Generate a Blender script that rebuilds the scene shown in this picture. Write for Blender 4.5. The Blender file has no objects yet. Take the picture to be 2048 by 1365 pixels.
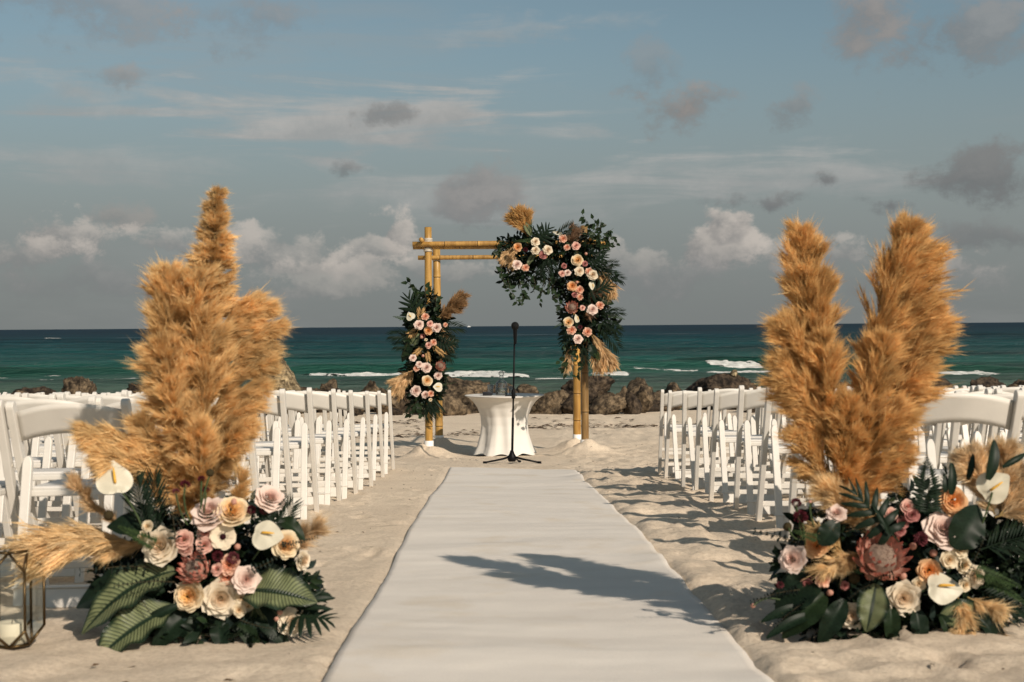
import bpy, bmesh, math, random
import numpy as np
from mathutils import Matrix, Vector, Quaternion

scene = bpy.context.scene
COL = scene.collection
R = math.radians

# ------------------------------------------------------------------ camera
F_PX = 50.0 / 36.0 * 2048.0
CAM = np.array((0.0, 0.0, 0.88))
_p = math.atan(30.0 / F_PX)
_a = math.atan(15.0 / 2048.0)
_R0, _U0 = np.array((1.0, 0, 0)), np.array((0, math.sin(_p), math.cos(_p)))
C_F = np.array((0, math.cos(_p), -math.sin(_p)))
C_R = math.cos(_a) * _R0 - math.sin(_a) * _U0
C_U = math.cos(_a) * _U0 + math.sin(_a) * _R0
cam_data = bpy.data.cameras.new('camera')
cam_data.lens = 50.0
cam_data.sensor_width = 36.0
cam_data.clip_start = 0.05
cam_data.clip_end = 80000.0
cam_data.dof.use_dof = True
cam_data.dof.focus_distance = 16.5
cam_data.dof.aperture_fstop = 6.3
cam = bpy.data.objects.new('camera', cam_data)
COL.objects.link(cam)
cam.matrix_world = Matrix(((C_R[0], C_U[0], -C_F[0], CAM[0]), (C_R[1], C_U[1], -C_F[1], CAM[1]),
                           (C_R[2], C_U[2], -C_F[2], CAM[2]), (0, 0, 0, 1)))
scene.camera = cam


def P(px, py, d):
    """point seen at photo pixel (px, py) at distance d down the beach"""
    v = C_F + C_R * ((px - 1024.0) / F_PX) + C_U * ((682.5 - py) / F_PX)
    return CAM + v * (d / v[1])


# ------------------------------------------------------------------ light
SUN_EL, SUN_OFF = R(31.5), R(33.0)          # sun behind the camera's right shoulder
sun_vec = Vector((math.sin(SUN_OFF) * math.cos(SUN_EL), -math.cos(SUN_OFF) * math.cos(SUN_EL), math.sin(SUN_EL)))
sd = bpy.data.lights.new('sun', 'SUN')
sd.energy = 5.0
sd.angle = R(0.53)
sd.color = (1.0, 0.87, 0.73)
sun = bpy.data.objects.new('sun', sd)
COL.objects.link(sun)
sun.rotation_euler = (-sun_vec).to_track_quat('-Z', 'Y').to_euler()
sun.location = (20, -30, 40)

vs = scene.view_settings
scene.cycles.max_bounces = 8
scene.cycles.diffuse_bounces = 4
scene.cycles.glossy_bounces = 2
scene.cycles.transmission_bounces = 4
scene.cycles.transparent_max_bounces = 12
vs.view_transform = 'Standard'
vs.look = 'None'
vs.gamma = 1.0
vs.exposure = -0.14
vs.use_curve_mapping = False

world = bpy.data.worlds.new('World')
scene.world = world
world.use_nodes = True


def build_world():
    nt = world.node_tree
    nt.nodes.clear()
    N = nt.nodes.new
    L = nt.links.new

    def val(node, i=0):
        return node.outputs[i]

    def m(op, a, b=None, c=None, clamp=False):
        n = N('ShaderNodeMath'); n.operation = op; n.use_clamp = clamp
        for i, x in enumerate((a, b, c)):
            if x is None: continue
            if isinstance(x, (int, float)): n.inputs[i].default_value = x
            else: L(x, n.inputs[i])
        return n.outputs[0]

    def ss(x, lo, hi, a=0.0, b=1.0):
        n = N('ShaderNodeMapRange'); n.interpolation_type = 'SMOOTHSTEP'
        L(x, n.inputs[0])
        n.inputs[1].default_value = lo; n.inputs[2].default_value = hi
        n.inputs[3].default_value = a; n.inputs[4].default_value = b
        return n.outputs[0]

    def mix(fac, a, b):
        n = N('ShaderNodeMix'); n.data_type = 'RGBA'
        L(fac, n.inputs[0]) if not isinstance(fac, (int, float)) else setattr(n.inputs[0], 'default_value', fac)
        for s, x in ((6, a), (7, b)):
            if isinstance(x, tuple): n.inputs[s].default_value = (*x, 1)
            else: L(x, n.inputs[s])
        return n.outputs[2]

    tc = N('ShaderNodeTexCoord')
    sep = N('ShaderNodeSeparateXYZ'); L(tc.outputs['Generated'], sep.inputs[0])
    X, Y, Z = sep.outputs
    az = m('ARCTAN2', X, Y)
    el = m('ARCSINE', Z)

    def noise(scale, stretch, detail=6, rough=0.55, off=(0, 0, 0), dist=0.0):
        mp = N('ShaderNodeMapping'); L(tc.outputs['Generated'], mp.inputs[0])
        mp.inputs['Scale'].default_value = stretch
        mp.inputs['Location'].default_value = off
        n = N('ShaderNodeTexNoise'); L(mp.outputs[0], n.inputs['Vector'])
        n.inputs['Scale'].default_value = scale; n.inputs['Detail'].default_value = detail
        n.inputs['Roughness'].default_value = rough; n.inputs['Distortion'].default_value = dist
        return n.outputs[0]

    sky = N('ShaderNodeTexSky'); sky.sky_type = 'NISHITA'
    sky.sun_disc = False
    sky.sun_elevation = SUN_EL
    sky.sun_rotation = R(180.0) - SUN_OFF
    sky.altitude = 0.0
    sky.air_density = 1.0; sky.dust_density = 1.2; sky.ozone_density = 1.6
    hs = N('ShaderNodeHueSaturation'); L(sky.outputs[0], hs.inputs['Color'])
    hs.inputs['Saturation'].default_value = SKY_SAT
    hs.inputs['Value'].default_value = SKY_VAL
    tint = N('ShaderNodeMix'); tint.data_type = 'RGBA'; tint.blend_type = 'MULTIPLY'
    tint.inputs[0].default_value = 1.0
    L(hs.outputs[0], tint.inputs[6]); tint.inputs[7].default_value = (*SKY_TINT, 1)
    col = tint.outputs[2]

    big = noise(3.2, (1, 1, 4.5), 5, 0.55, (3.1, 0.4, 0.2), 0.3)
    fine = noise(26.0, (1, 1, 1.3), 10, 0.66, (0.3, 1.7, 0.9), 0.15)
    fine2 = noise(11.0, (1, 1, 2.0), 7, 0.6, (5.3, 2.7, 0.4), 0.2)
    streak = noise(7.0, (1, 1, 8.0), 6, 0.6, (1.3, 0.7, 2.9), 0.5)

    # grey marine haze low over the sea
    hcol = mix(ss(el, 0.0, 0.105), HAZE_LOW, HAZE_COL)
    col = mix(ss(el, 0.05, 0.22, 0.93, 0.06), col, hcol)
    # thin high veil
    veil = m('MULTIPLY', ss(big, 0.42, 0.70), ss(streak, 0.34, 0.66))
    col = mix(m('MULTIPLY', veil, 0.38), col, VEIL_COL)

    def warp(x, nz_, amt): return m('ADD', x, m('MULTIPLY', m('SUBTRACT', nz_, .5), amt))
    w1 = noise(14.0, (1, 1, 1), 5, 0.6, (7.1, 3.3, 1.2)); w2 = noise(14.0, (1, 1, 1), 5, 0.6, (2.2, 8.1, 4.7))
    az = warp(az, w1, .085); el = warp(el, w2, .05)
    nzc = m('ADD', m('MULTIPLY', fine, 0.6), m('MULTIPLY', fine2, 0.4))
    pc = N('ShaderNodeCombineXYZ'); L(az, pc.inputs[0]); L(el, pc.inputs[1])
    cn, sn = m('SUBTRACT', nzc, .5), m('SUBTRACT', streak, .5)
    puff = m('MULTIPLY', cn, 2.9)
    cache = {}
    SOFT = {'cirrus': .95, 'light': .42, 'warm': .75, 'grey': .7, 'dark': .65}
    for (px, py, rx, ry, op, rough, kind) in CLOUDS:
        hy = 652.5 - (px - 1024) * 15 / 2048
        ca, ce = math.atan((px - 1024) / F_PX), math.atan((hy - py) / F_PX)
        v = N('ShaderNodeVectorMath'); v.operation = 'MULTIPLY_ADD'; L(pc.outputs[0], v.inputs[0])
        v.inputs[1].default_value = (F_PX / rx, F_PX / ry, 0); v.inputs[2].default_value = (-ca * F_PX / rx, -ce * F_PX / ry, 0)
        ln = N('ShaderNodeVectorMath'); ln.operation = 'LENGTH'; L(v.outputs[0], ln.inputs[0])
        key = (kind == 'cirrus', rough)
        if key not in cache:
            cache[key] = m('MULTIPLY_ADD', sn if key[0] else cn, rough * 2.9, .8)
        dens = ss(m('SUBTRACT', cache[key], ln.outputs['Value']), 0.0, SOFT[kind], 0.0, op)
        dt = N('ShaderNodeVectorMath'); dt.operation = 'DOT_PRODUCT'; L(v.outputs[0], dt.inputs[0]); dt.inputs[1].default_value = (.15, .5, 0)
        lo, hi = CLOUD_COL[kind]
        col = mix(dens, col, mix(ss(m('ADD', dt.outputs['Value'], puff), -0.4, 0.5), lo, hi))

    bg = N('ShaderNodeBackground'); bg.inputs['Strength'].default_value = SKY_STRENGTH
    L(col, bg.inputs['Color'])
    out = N('ShaderNodeOutputWorld'); L(bg.outputs[0], out.inputs['Surface'])


SKY_STRENGTH = 0.1
SKY_SAT = 0.66
SKY_VAL = 0.70
SKY_TINT = (0.86, 1.05, 1.03)
HAZE_COL = (2.78, 3.02, 2.96)
HAZE_LOW = (2.2, 2.34, 2.3)
VEIL_COL = (3.5, 3.55, 3.45)
CLOUD_COL = {'light': ((2.4, 2.4, 2.38), (5.9, 5.35, 4.8)),
             'warm': ((2.3, 2.2, 2.15), (3.9, 3.45, 3.15)),
             'grey': ((1.95, 2.0, 2.05), (3.3, 3.2, 3.1)),
             'dark': ((1.62, 1.70, 1.74), (2.3, 2.28, 2.25)),
             'cirrus': ((3.6, 3.7, 3.65), (4.8, 4.7, 4.5))}
CLOUDS = [  # photo pixel, radii in pixels, opacity, raggedness, kind
    (700, 250, 552, 108, 0.94, 1.3, 'cirrus'), (1080, 60, 299, 48, 0.61, 1.0, 'cirrus'), (880, 225, 206, 60, 0.68, 1.0, 'cirrus'),
    (1580, 350, 436, 84, 0.74, 1.1, 'cirrus'), (980, 390, 552, 96, 0.61, 1.1, 'cirrus'),
    (140, 205, 345, 60, 0.61, 1.0, 'cirrus'), (250, 330, 482, 72, 0.54, 1.0, 'cirrus'),
    (160, 40, 341, 109, 0.50, 1.5, 'warm'), (520, 50, 231, 85, 0.45, 1.5, 'warm'), (225, 155, 115, 48, 0.60, 1.5, 'warm'),
    (1745, 55, 115, 122, 0.80, 1.3, 'warm'), (1960, 80, 183, 115, 0.70, 1.5, 'grey'), (1300, 150, 85, 73, 0.40, 1.5, 'grey'),
    (1372, 205, 170, 75, 0.90, 1.3, 'warm'), (1615, 228, 73, 51, 0.60, 1.6, 'grey'),
    (965, 390, 91, 91, 0.85, 1.3, 'grey'), (925, 425, 85, 54, 0.70, 1.5, 'grey'),
    (770, 238, 63, 36, 0.60, 1.5, 'dark'), (710, 345, 67, 29, 0.60, 1.5, 'dark'),
    (1540, 410, 146, 34, 0.80, 1.4, 'dark'), (1672, 370, 67, 43, 0.80, 1.5, 'dark'), (1800, 408, 115, 43, 0.80, 1.5, 'dark'),
    (1965, 365, 183, 91, 0.85, 1.3, 'dark'), (2010, 490, 207, 54, 0.60, 1.4, 'dark'),
    (1430, 500, 130, 62, 0.90, 1.35, 'light'), (1445, 458, 55, 50, 0.90, 1.2, 'light'),
    (785, 470, 66, 62, 0.85, 1.35, 'light'), (720, 515, 110, 45, 0.60, 1.4, 'light'),
    (120, 490, 120, 75, 0.75, 1.4, 'light'), (235, 450, 73, 43, 0.50, 1.5, 'warm'),
    (400, 500, 190, 45, 0.55, 1.5, 'light'), (650, 555, 200, 45, 0.45, 1.5, 'light'),
    (60, 520, 150, 60, .6, 1.4, 'light'), (560, 500, 120, 50, .5, 1.5, 'light'), (1260, 520, 150, 50, .5, 1.5, 'light'), (1640, 520, 170, 55, .55, 1.5, 'light'), (1860, 540, 150, 45, .5, 1.5, 'light'), (920, 540, 170, 40, .45, 1.5, 'light'),
    (210, 570, 390, 61, 0.45, 1.4, 'grey'), (1330, 555, 231, 61, 0.50, 1.5, 'grey'), (1780, 570, 317, 61, 0.50, 1.5, 'grey'),
]
build_world()
world.cycles.sampling_method = 'MANUAL'
world.cycles.sample_map_resolution = 256


# ------------------------------------------------------------------ materials
def new_mat(name):
    mt = bpy.data.materials.new(name); mt.use_nodes = True
    nt = mt.node_tree
    b = nt.nodes['Principled BSDF']
    return mt, nt, b


def simple(name, c, rough=0.6, spec=0.3, var=0.12, scale=8.0, bump=0.0, bscale=60.0, metallic=0.0, trans=0.0, attr=None, coords='Object'):
    """Principled with noise colour variation, optional bump, optional translucency, optional colour attribute"""
    mt, nt, b = new_mat(name)
    N, L = nt.nodes.new, nt.links.new
    tc = N('ShaderNodeTexCoord')
    nz = N('ShaderNodeTexNoise'); L(tc.outputs[coords], nz.inputs['Vector'])
    nz.inputs['Scale'].default_value = scale; nz.inputs['Detail'].default_value = 5
    rmp = N('ShaderNodeMapRange'); L(nz.outputs[0], rmp.inputs[0])
    rmp.inputs[1].default_value = 0.3; rmp.inputs[2].default_value = 0.7
    rmp.inputs[3].default_value = 1 - var; rmp.inputs[4].default_value = 1 + var
    mx = N('ShaderNodeMix'); mx.data_type = 'RGBA'; mx.blend_type = 'MULTIPLY'; mx.inputs[0].default_value = 1
    if attr:
        at = N('ShaderNodeAttribute'); at.attribute_name = attr
        L(at.outputs['Color'], mx.inputs[6])
    else:
        mx.inputs[6].default_value = (*c, 1)
    cb = N('ShaderNodeCombineColor')
    for i in range(3): L(rmp.outputs[0], cb.inputs[i])
    L(cb.outputs[0], mx.inputs[7])
    L(mx.outputs[2], b.inputs['Base Color'])
    b.inputs['Roughness'].default_value = rough
    b.inputs['Specular IOR Level'].default_value = spec
    b.inputs['Metallic'].default_value = metallic
    if bump > 0:
        n2 = N('ShaderNodeTexNoise'); L(tc.outputs[coords], n2.inputs['Vector'])
        n2.inputs['Scale'].default_value = bscale; n2.inputs['Detail'].default_value = 6
        bp = N('ShaderNodeBump'); bp.inputs['Strength'].default_value = bump; bp.inputs['Distance'].default_value = 0.01
        L(n2.outputs[0], bp.inputs['Height']); L(bp.outputs[0], b.inputs['Normal'])
    if trans > 0:
        tr = N('ShaderNodeBsdfTranslucent'); L(mx.outputs[2], tr.inputs['Color'])
        ms = N('ShaderNodeMixShader'); ms.inputs[0].default_value = trans
        L(b.outputs[0], ms.inputs[1]); L(tr.outputs[0], ms.inputs[2])
        L(ms.outputs[0], nt.nodes['Material Output'].inputs['Surface'])
    return mt


def mat_sand():
    mt, nt, b = new_mat('sand')
    N, L = nt.nodes.new, nt.links.new
    tc = N('ShaderNodeTexCoord')

    def nz(scale, detail=6, rough=0.6):
        n = N('ShaderNodeTexNoise'); L(tc.outputs['Object'], n.inputs['Vector'])
        n.inputs['Scale'].default_value = scale; n.inputs['Detail'].default_value = detail
        n.inputs['Roughness'].default_value = rough
        return n.outputs[0]

    def ramp(x, lo, hi, a, c):
        n = N('ShaderNodeValToRGB'); L(x, n.inputs[0])
        n.color_ramp.elements[0].position = lo; n.color_ramp.elements[0].color = (*a, 1)
        n.color_ramp.elements[1].position = hi; n.color_ramp.elements[1].color = (*c, 1)
        return n.outputs[0]

    def mul(a, c, f=1.0):
        n = N('ShaderNodeMix'); n.data_type = 'RGBA'; n.blend_type = 'MULTIPLY'; n.inputs[0].default_value = f
        L(a, n.inputs[6]); L(c, n.inputs[7]); return n.outputs[2]
    c = ramp(nz(1.3), .3, .7, (.66, .55, .425), (.755, .642, .505))
    c = mul(c, ramp(nz(420, 2), .25, .75, (.80, .79, .77), (1.2, 1.2, 1.2)))
    c = mul(c, ramp(nz(55, 4), .3, .58, (.84, .82, .80), (1.07, 1.07, 1.07)))
    # sparse shell and weed flecks
    vo = N('ShaderNodeTexVoronoi'); L(tc.outputs['Object'], vo.inputs['Vector']); vo.inputs['Scale'].default_value = 26
    fl = ramp(vo.outputs['Distance'], .045, .075, (.45, .37, .28), (1, 1, 1))
    c = mul(c, fl, .7)
    L(c, b.inputs['Base Color'])
    b.inputs['Roughness'].default_value = .95; b.inputs['Specular IOR Level'].default_value = .1
    add = N('ShaderNodeMath'); add.operation = 'MULTIPLY_ADD'
    L(nz(38, 8, .65), add.inputs[0]); add.inputs[1].default_value = 1.6; L(nz(300, 3, .7), add.inputs[2])
    bp = N('ShaderNodeBump'); bp.inputs['Strength'].default_value = .65; bp.inputs['Distance'].default_value = .012
    L(add.outputs[0], bp.inputs['Height']); L(bp.outputs[0], b.inputs['Normal'])
    return mt


def mat_sea():
    mt, nt, b = new_mat('sea_water')
    N, L = nt.nodes.new, nt.links.new
    geo = N('ShaderNodeNewGeometry')
    sp = N('ShaderNodeSeparateXYZ'); L(geo.outputs['Position'], sp.inputs[0])
    dv = N('ShaderNodeMath'); dv.operation = 'DIVIDE'; dv.inputs[0].default_value = 50.0; L(sp.outputs[1], dv.inputs[1])

    def nz(scale, st, detail=5, off=0):
        mp = N('ShaderNodeMapping'); L(geo.outputs['Position'], mp.inputs[0]); mp.inputs['Scale'].default_value = st
        mp.inputs['Location'].default_value = (off, off * .7, 0)
        n = N('ShaderNodeTexNoise'); L(mp.outputs[0], n.inputs['Vector'])
        n.inputs['Scale'].default_value = scale; n.inputs['Detail'].default_value = detail; n.inputs['Roughness'].default_value = .72
        return n.outputs[0]
    patch = nz(.03, (.35, 1.0, 1), 4)
    ad = N('ShaderNodeMath'); ad.operation = 'MULTIPLY_ADD'
    L(patch, ad.inputs[0]); ad.inputs[1].default_value = .22; L(dv.outputs[0], ad.inputs[2])
    sb = N('ShaderNodeMath'); sb.operation = 'SUBTRACT'; L(ad.outputs[0], sb.inputs[0]); sb.inputs[1].default_value = .11
    r = N('ShaderNodeValToRGB'); L(sb.outputs[0], r.inputs[0])
    e = r.color_ramp.elements
    e[0].position = 0.0; e[0].color = (.0042, .024, .042, 1)
    e[1].position = 1.0; e[1].color = (.15, .235, .165, 1)
    for p, c in ((.06, (.0036, .026, .042)), (.14, (.0036, .044, .058)), (.24, (.0040, .060, .066)), (.40, (.0055, .078, .072)), (.56, (.012, .105, .080)),
                 (.68, (.030, .115, .082)), (.80, (.065, .15, .105))):
        x = r.color_ramp.elements.new(p); x.color = (*c, 1)
    # darker patches, and the shading of wave faces painted in as streaks
    d1 = N('ShaderNodeMapRange'); L(nz(.05, (.16, 1, 1), 12, 13.7), d1.inputs[0])
    d1.inputs[1].default_value = .40; d1.inputs[2].default_value = .60; d1.inputs[3].default_value = .45; d1.inputs[4].default_value = 1.3
    cb = N('ShaderNodeCombineColor')
    for i in range(3): L(d1.outputs[0], cb.inputs[i])
    mx = N('ShaderNodeMix'); mx.data_type = 'RGBA'; mx.blend_type = 'MULTIPLY'; mx.inputs[0].default_value = 1
    L(r.outputs[0], mx.inputs[6]); L(cb.outputs[0], mx.inputs[7])
    L(mx.outputs[2], b.inputs['Base Color'])
    h1 = nz(.55, (.45, 1, 1), 8); h2 = nz(.12, (.35, 1, 1), 6, 5.1)
    hm = N('ShaderNodeMath'); hm.operation = 'MULTIPLY_ADD'; L(h2, hm.inputs[0]); hm.inputs[1].default_value = 3.0; L(h1, hm.inputs[2])
    bp = N('ShaderNodeBump'); bp.inputs['Strength'].default_value = 1.0; bp.inputs['Distance'].default_value = 1.2
    L(hm.outputs[0], bp.inputs['Height'])
    df = N('ShaderNodeBsdfDiffuse'); L(mx.outputs[2], df.inputs['Color']); L(bp.outputs[0], df.inputs['Normal'])
    gl_ = N('ShaderNodeBsdfGlossy'); gl_.inputs['Roughness'].default_value = .32; L(bp.outputs[0], gl_.inputs['Normal'])
    ms = N('ShaderNodeMixShader')
    lw = N('ShaderNodeLayerWeight'); lw.inputs['Blend'].default_value = .5
    pw = N('ShaderNodeMath'); pw.operation = 'POWER'; L(lw.outputs['Facing'], pw.inputs[0]); pw.inputs[1].default_value = 9.0
    fm = N('ShaderNodeMath'); fm.operation = 'MULTIPLY_ADD'; L(pw.outputs[0], fm.inputs[0]); fm.inputs[1].default_value = .11; fm.inputs[2].default_value = .012
    L(fm.outputs[0], ms.inputs[0])
    L(df.outputs[0], ms.inputs[1]); L(gl_.outputs[0], ms.inputs[2]); L(ms.outputs[0], nt.nodes['Material Output'].inputs['Surface'])
    nt.nodes.remove(b)
    return mt


def mat_rock(name, dark, light, wet=0.5, pits=0.0):
    mt, nt, b = new_mat(name)
    N, L = nt.nodes.new, nt.links.new
    tc = N('ShaderNodeTexCoord')
    n1 = N('ShaderNodeTexNoise'); L(tc.outputs['Object'], n1.inputs['Vector']); n1.inputs['Scale'].default_value = 2.2
    n1.inputs['Detail'].default_value = 9; n1.inputs['Roughness'].default_value = .65
    r = N('ShaderNodeValToRGB'); L(n1.outputs[0], r.inputs[0])
    r.color_ramp.elements[0].position = .36; r.color_ramp.elements[0].color = (*dark, 1)
    r.color_ramp.elements[1].position = .64; r.color_ramp.elements[1].color = (*light, 1)
    n2 = N('ShaderNodeTexNoise'); L(tc.outputs['Object'], n2.inputs['Vector']); n2.inputs['Scale'].default_value = 9
    n2.inputs['Detail'].default_value = 8; n2.inputs['Roughness'].default_value = .7
    vo = N('ShaderNodeTexVoronoi'); L(tc.outputs['Object'], vo.inputs['Vector']); vo.inputs['Scale'].default_value = 11
    ma = N('ShaderNodeMath'); ma.operation = 'MULTIPLY_ADD'; L(vo.outputs['Distance'], ma.inputs[0])
    ma.inputs[1].default_value = pits; L(n2.outputs[0], ma.inputs[2])
    bp = N('ShaderNodeBump'); bp.inputs['Strength'].default_value = .9; bp.inputs['Distance'].default_value = .06
    L(ma.outputs[0], bp.inputs['Height']); L(bp.outputs[0], b.inputs['Normal'])
    r3 = N('ShaderNodeValToRGB'); L(n2.outputs[0], r3.inputs[0])
    r3.color_ramp.elements[0].position = .40; r3.color_ramp.elements[0].color = (.38, .36, .34, 1)
    r3.color_ramp.elements[1].position = .60; r3.color_ramp.elements[1].color = (1.35, 1.32, 1.25, 1)
    mm = N('ShaderNodeMix'); mm.data_type = 'RGBA'; mm.blend_type = 'MULTIPLY'; mm.inputs[0].default_value = 1
    L(r.outputs[0], mm.inputs[6]); L(r3.outputs[0], mm.inputs[7])
    L(mm.outputs[2], b.inputs['Base Color'])
    b.inputs['Roughness'].default_value = .85; b.inputs['Specular IOR Level'].default_value = .25
    return mt


def mat_carpet():
    mt, nt, b = new_mat('runner_fabric')
    N, L = nt.nodes.new, nt.links.new
    tc = N('ShaderNodeTexCoord')

    def nz(scale, st, detail=4):
        mp = N('ShaderNodeMapping'); L(tc.outputs['Object'], mp.inputs[0]); mp.inputs['Scale'].default_value = st
        n = N('ShaderNodeTexNoise'); L(mp.outputs[0], n.inputs['Vector']); n.inputs['Scale'].default_value = scale
        n.inputs['Detail'].default_value = detail; return n.outputs[0]
    r = N('ShaderNodeValToRGB'); L(nz(2.0, (.5, 2.6, 1), 6), r.inputs[0])
    r.color_ramp.elements[0].position = .3; r.color_ramp.elements[0].color = (.68, .63, .565, 1)
    r.color_ramp.elements[1].position = .72; r.color_ramp.elements[1].color = (.755, .705, .635, 1)
    r2 = N('ShaderNodeValToRGB'); L(nz(260, (1, 1, 1), 3), r2.inputs[0])
    r2.color_ramp.elements[0].position = .25; r2.color_ramp.elements[0].color = (.9, .9, .9, 1)
    r2.color_ramp.elements[1].position = .75; r2.color_ramp.elements[1].color = (1.04, 1.04, 1.04, 1)
    # sand scattered on the pile
    r3 = N('ShaderNodeValToRGB'); L(nz(3.1, (1, 1, 1), 8), r3.inputs[0])
    r3.color_ramp.elements[0].position = .56; r3.color_ramp.elements[0].color = (1, 1, 1, 1)
    r3.color_ramp.elements[1].position = .80; r3.color_ramp.elements[1].color = (.90, .85, .77, 1)
    a = N('ShaderNodeMix'); a.data_type = 'RGBA'; a.blend_type = 'MULTIPLY'; a.inputs[0].default_value = 1
    L(r.outputs[0], a.inputs[6]); L(r2.outputs[0], a.inputs[7])
    c = N('ShaderNodeMix'); c.data_type = 'RGBA'; c.blend_type = 'MULTIPLY'; c.inputs[0].default_value = 1
    L(a.outputs[2], c.inputs[6]); L(r3.outputs[0], c.inputs[7])
    L(c.outputs[2], b.inputs['Base Color'])
    b.inputs['Roughness'].default_value = .95; b.inputs['Specular IOR Level'].default_value = .1
    bp = N('ShaderNodeBump'); bp.inputs['Strength'].default_value = .35; bp.inputs['Distance'].default_value = .004
    L(nz(320, (1, 1, 1), 2), bp.inputs['Height']); L(bp.outputs[0], b.inputs['Normal'])
    return mt


def mat_bamboo():
    mt, nt, b = new_mat('bamboo')
    N, L = nt.nodes.new, nt.links.new
    at = N('ShaderNodeAttribute'); at.attribute_name = 'Col'
    tc = N('ShaderNodeTexCoord')
    mp = N('ShaderNodeMapping'); L(tc.outputs['Object'], mp.inputs[0]); mp.inputs['Scale'].default_value = (9, 9, 1.2)
    n = N('ShaderNodeTexNoise'); L(mp.outputs[0], n.inputs['Vector']); n.inputs['Scale'].default_value = 3; n.inputs['Detail'].default_value = 7
    r = N('ShaderNodeValToRGB'); L(n.outputs[0], r.inputs[0])
    r.color_ramp.elements[0].position = .3; r.color_ramp.elements[0].color = (.62, .55, .45, 1)
    r.color_ramp.elements[1].position = .68; r.color_ramp.elements[1].color = (1.1, 1.08, 1.0, 1)
    mx = N('ShaderNodeMix'); mx.data_type = 'RGBA'; mx.blend_type = 'MULTIPLY'; mx.inputs[0].default_value = 1
    L(at.outputs['Color'], mx.inputs[6]); L(r.outputs[0], mx.inputs[7])
    L(mx.outputs[2], b.inputs['Base Color'])
    b.inputs['Roughness'].default_value = .42; b.inputs['Specular IOR Level'].default_value = .4
    return mt


def mat_striped():
    """dark leaf with pale feathered bands between the side veins (uv: u across -1..1 mapped 0..1, v along)"""
    mt, nt, b = new_mat('striped_leaf')
    N, L = nt.nodes.new, nt.links.new
    uv = N('ShaderNodeUVMap'); sp = N('ShaderNodeSeparateXYZ'); L(uv.outputs[0], sp.inputs[0])

    def m(op, a, c=None):
        n = N('ShaderNodeMath'); n.operation = op
        for i, x in enumerate((a, c)):
            if x is None: continue
            if isinstance(x, (int, float)): n.inputs[i].default_value = x
            else: L(x, n.inputs[i])
        return n.outputs[0]

    def ss(x, lo, hi, a=0., c=1.):
        n = N('ShaderNodeMapRange'); n.interpolation_type = 'SMOOTHSTEP'; L(x, n.inputs[0])
        for i, q in enumerate((lo, hi, a, c)): n.inputs[i + 1].default_value = q
        return n.outputs[0]
    au = m('ABSOLUTE', m('SUBTRACT', m('MULTIPLY', sp.outputs[0], 2.0), 1.0))
    tc = N('ShaderNodeTexCoord')
    nz = N('ShaderNodeTexNoise'); L(tc.outputs['Object'], nz.inputs['Vector']); nz.inputs['Scale'].default_value = 6
    ph = m('ADD', m('SUBTRACT', sp.outputs[1], m('MULTIPLY', au, .16)), m('MULTIPLY', nz.outputs[0], .012))
    w = m('SINE', m('MULTIPLY', ph, 150.0))
    vein = ss(w, .15, .85)
    pale = m('MULTIPLY', ss(au, .06, .16), ss(au, .92, .62))
    pale = m('MULTIPLY', pale, m('SUBTRACT', 1.0, m('MULTIPLY', vein, .75)))
    pale = m('MULTIPLY', pale, ss(nz.outputs[0], .25, .5, .55, 1.0))
    mx = N('ShaderNodeMix'); mx.data_type = 'RGBA'; L(pale, mx.inputs[0])
    mx.inputs[6].default_value = (.012, .026, .013, 1); mx.inputs[7].default_value = (.19, .215, .105, 1)
    L(mx.outputs[2], b.inputs['Base Color'])
    b.inputs['Roughness'].default_value = .42; b.inputs['Specular IOR Level'].default_value = .35
    bp = N('ShaderNodeBump'); bp.inputs['Strength'].default_value = .4; bp.inputs['Distance'].default_value = .003
    L(w, bp.inputs['Height']); L(bp.outputs[0], b.inputs['Normal'])
    tr = N('ShaderNodeBsdfTranslucent'); L(mx.outputs[2], tr.inputs['Color'])
    ms = N('ShaderNodeMixShader'); ms.inputs[0].default_value = .15
    L(b.outputs[0], ms.inputs[1]); L(tr.outputs[0], ms.inputs[2]); L(ms.outputs[0], nt.nodes['Material Output'].inputs['Surface'])
    return mt


def mat_glass(name, tint=(1, 1, 1), op=.14, rough=.03):
    """thin clear pane: mostly see-through with a fresnel sheen"""
    mt, nt, b = new_mat(name)
    N, L = nt.nodes.new, nt.links.new
    tp = N('ShaderNodeBsdfTransparent'); tp.inputs['Color'].default_value = (*tint, 1)
    gl = N('ShaderNodeBsdfGlossy'); gl.inputs['Roughness'].default_value = rough
    lw = N('ShaderNodeLayerWeight'); lw.inputs['Blend'].default_value = .35
    mr = N('ShaderNodeMapRange'); L(lw.outputs['Fresnel'], mr.inputs[0]); mr.inputs[3].default_value = op * .5; mr.inputs[4].default_value = min(1, op * 4)
    ms = N('ShaderNodeMixShader'); L(mr.outputs[0], ms.inputs[0]); L(tp.outputs[0], ms.inputs[1]); L(gl.outputs[0], ms.inputs[2])
    L(ms.outputs[0], nt.nodes['Material Output'].inputs['Surface'])
    return mt


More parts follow.
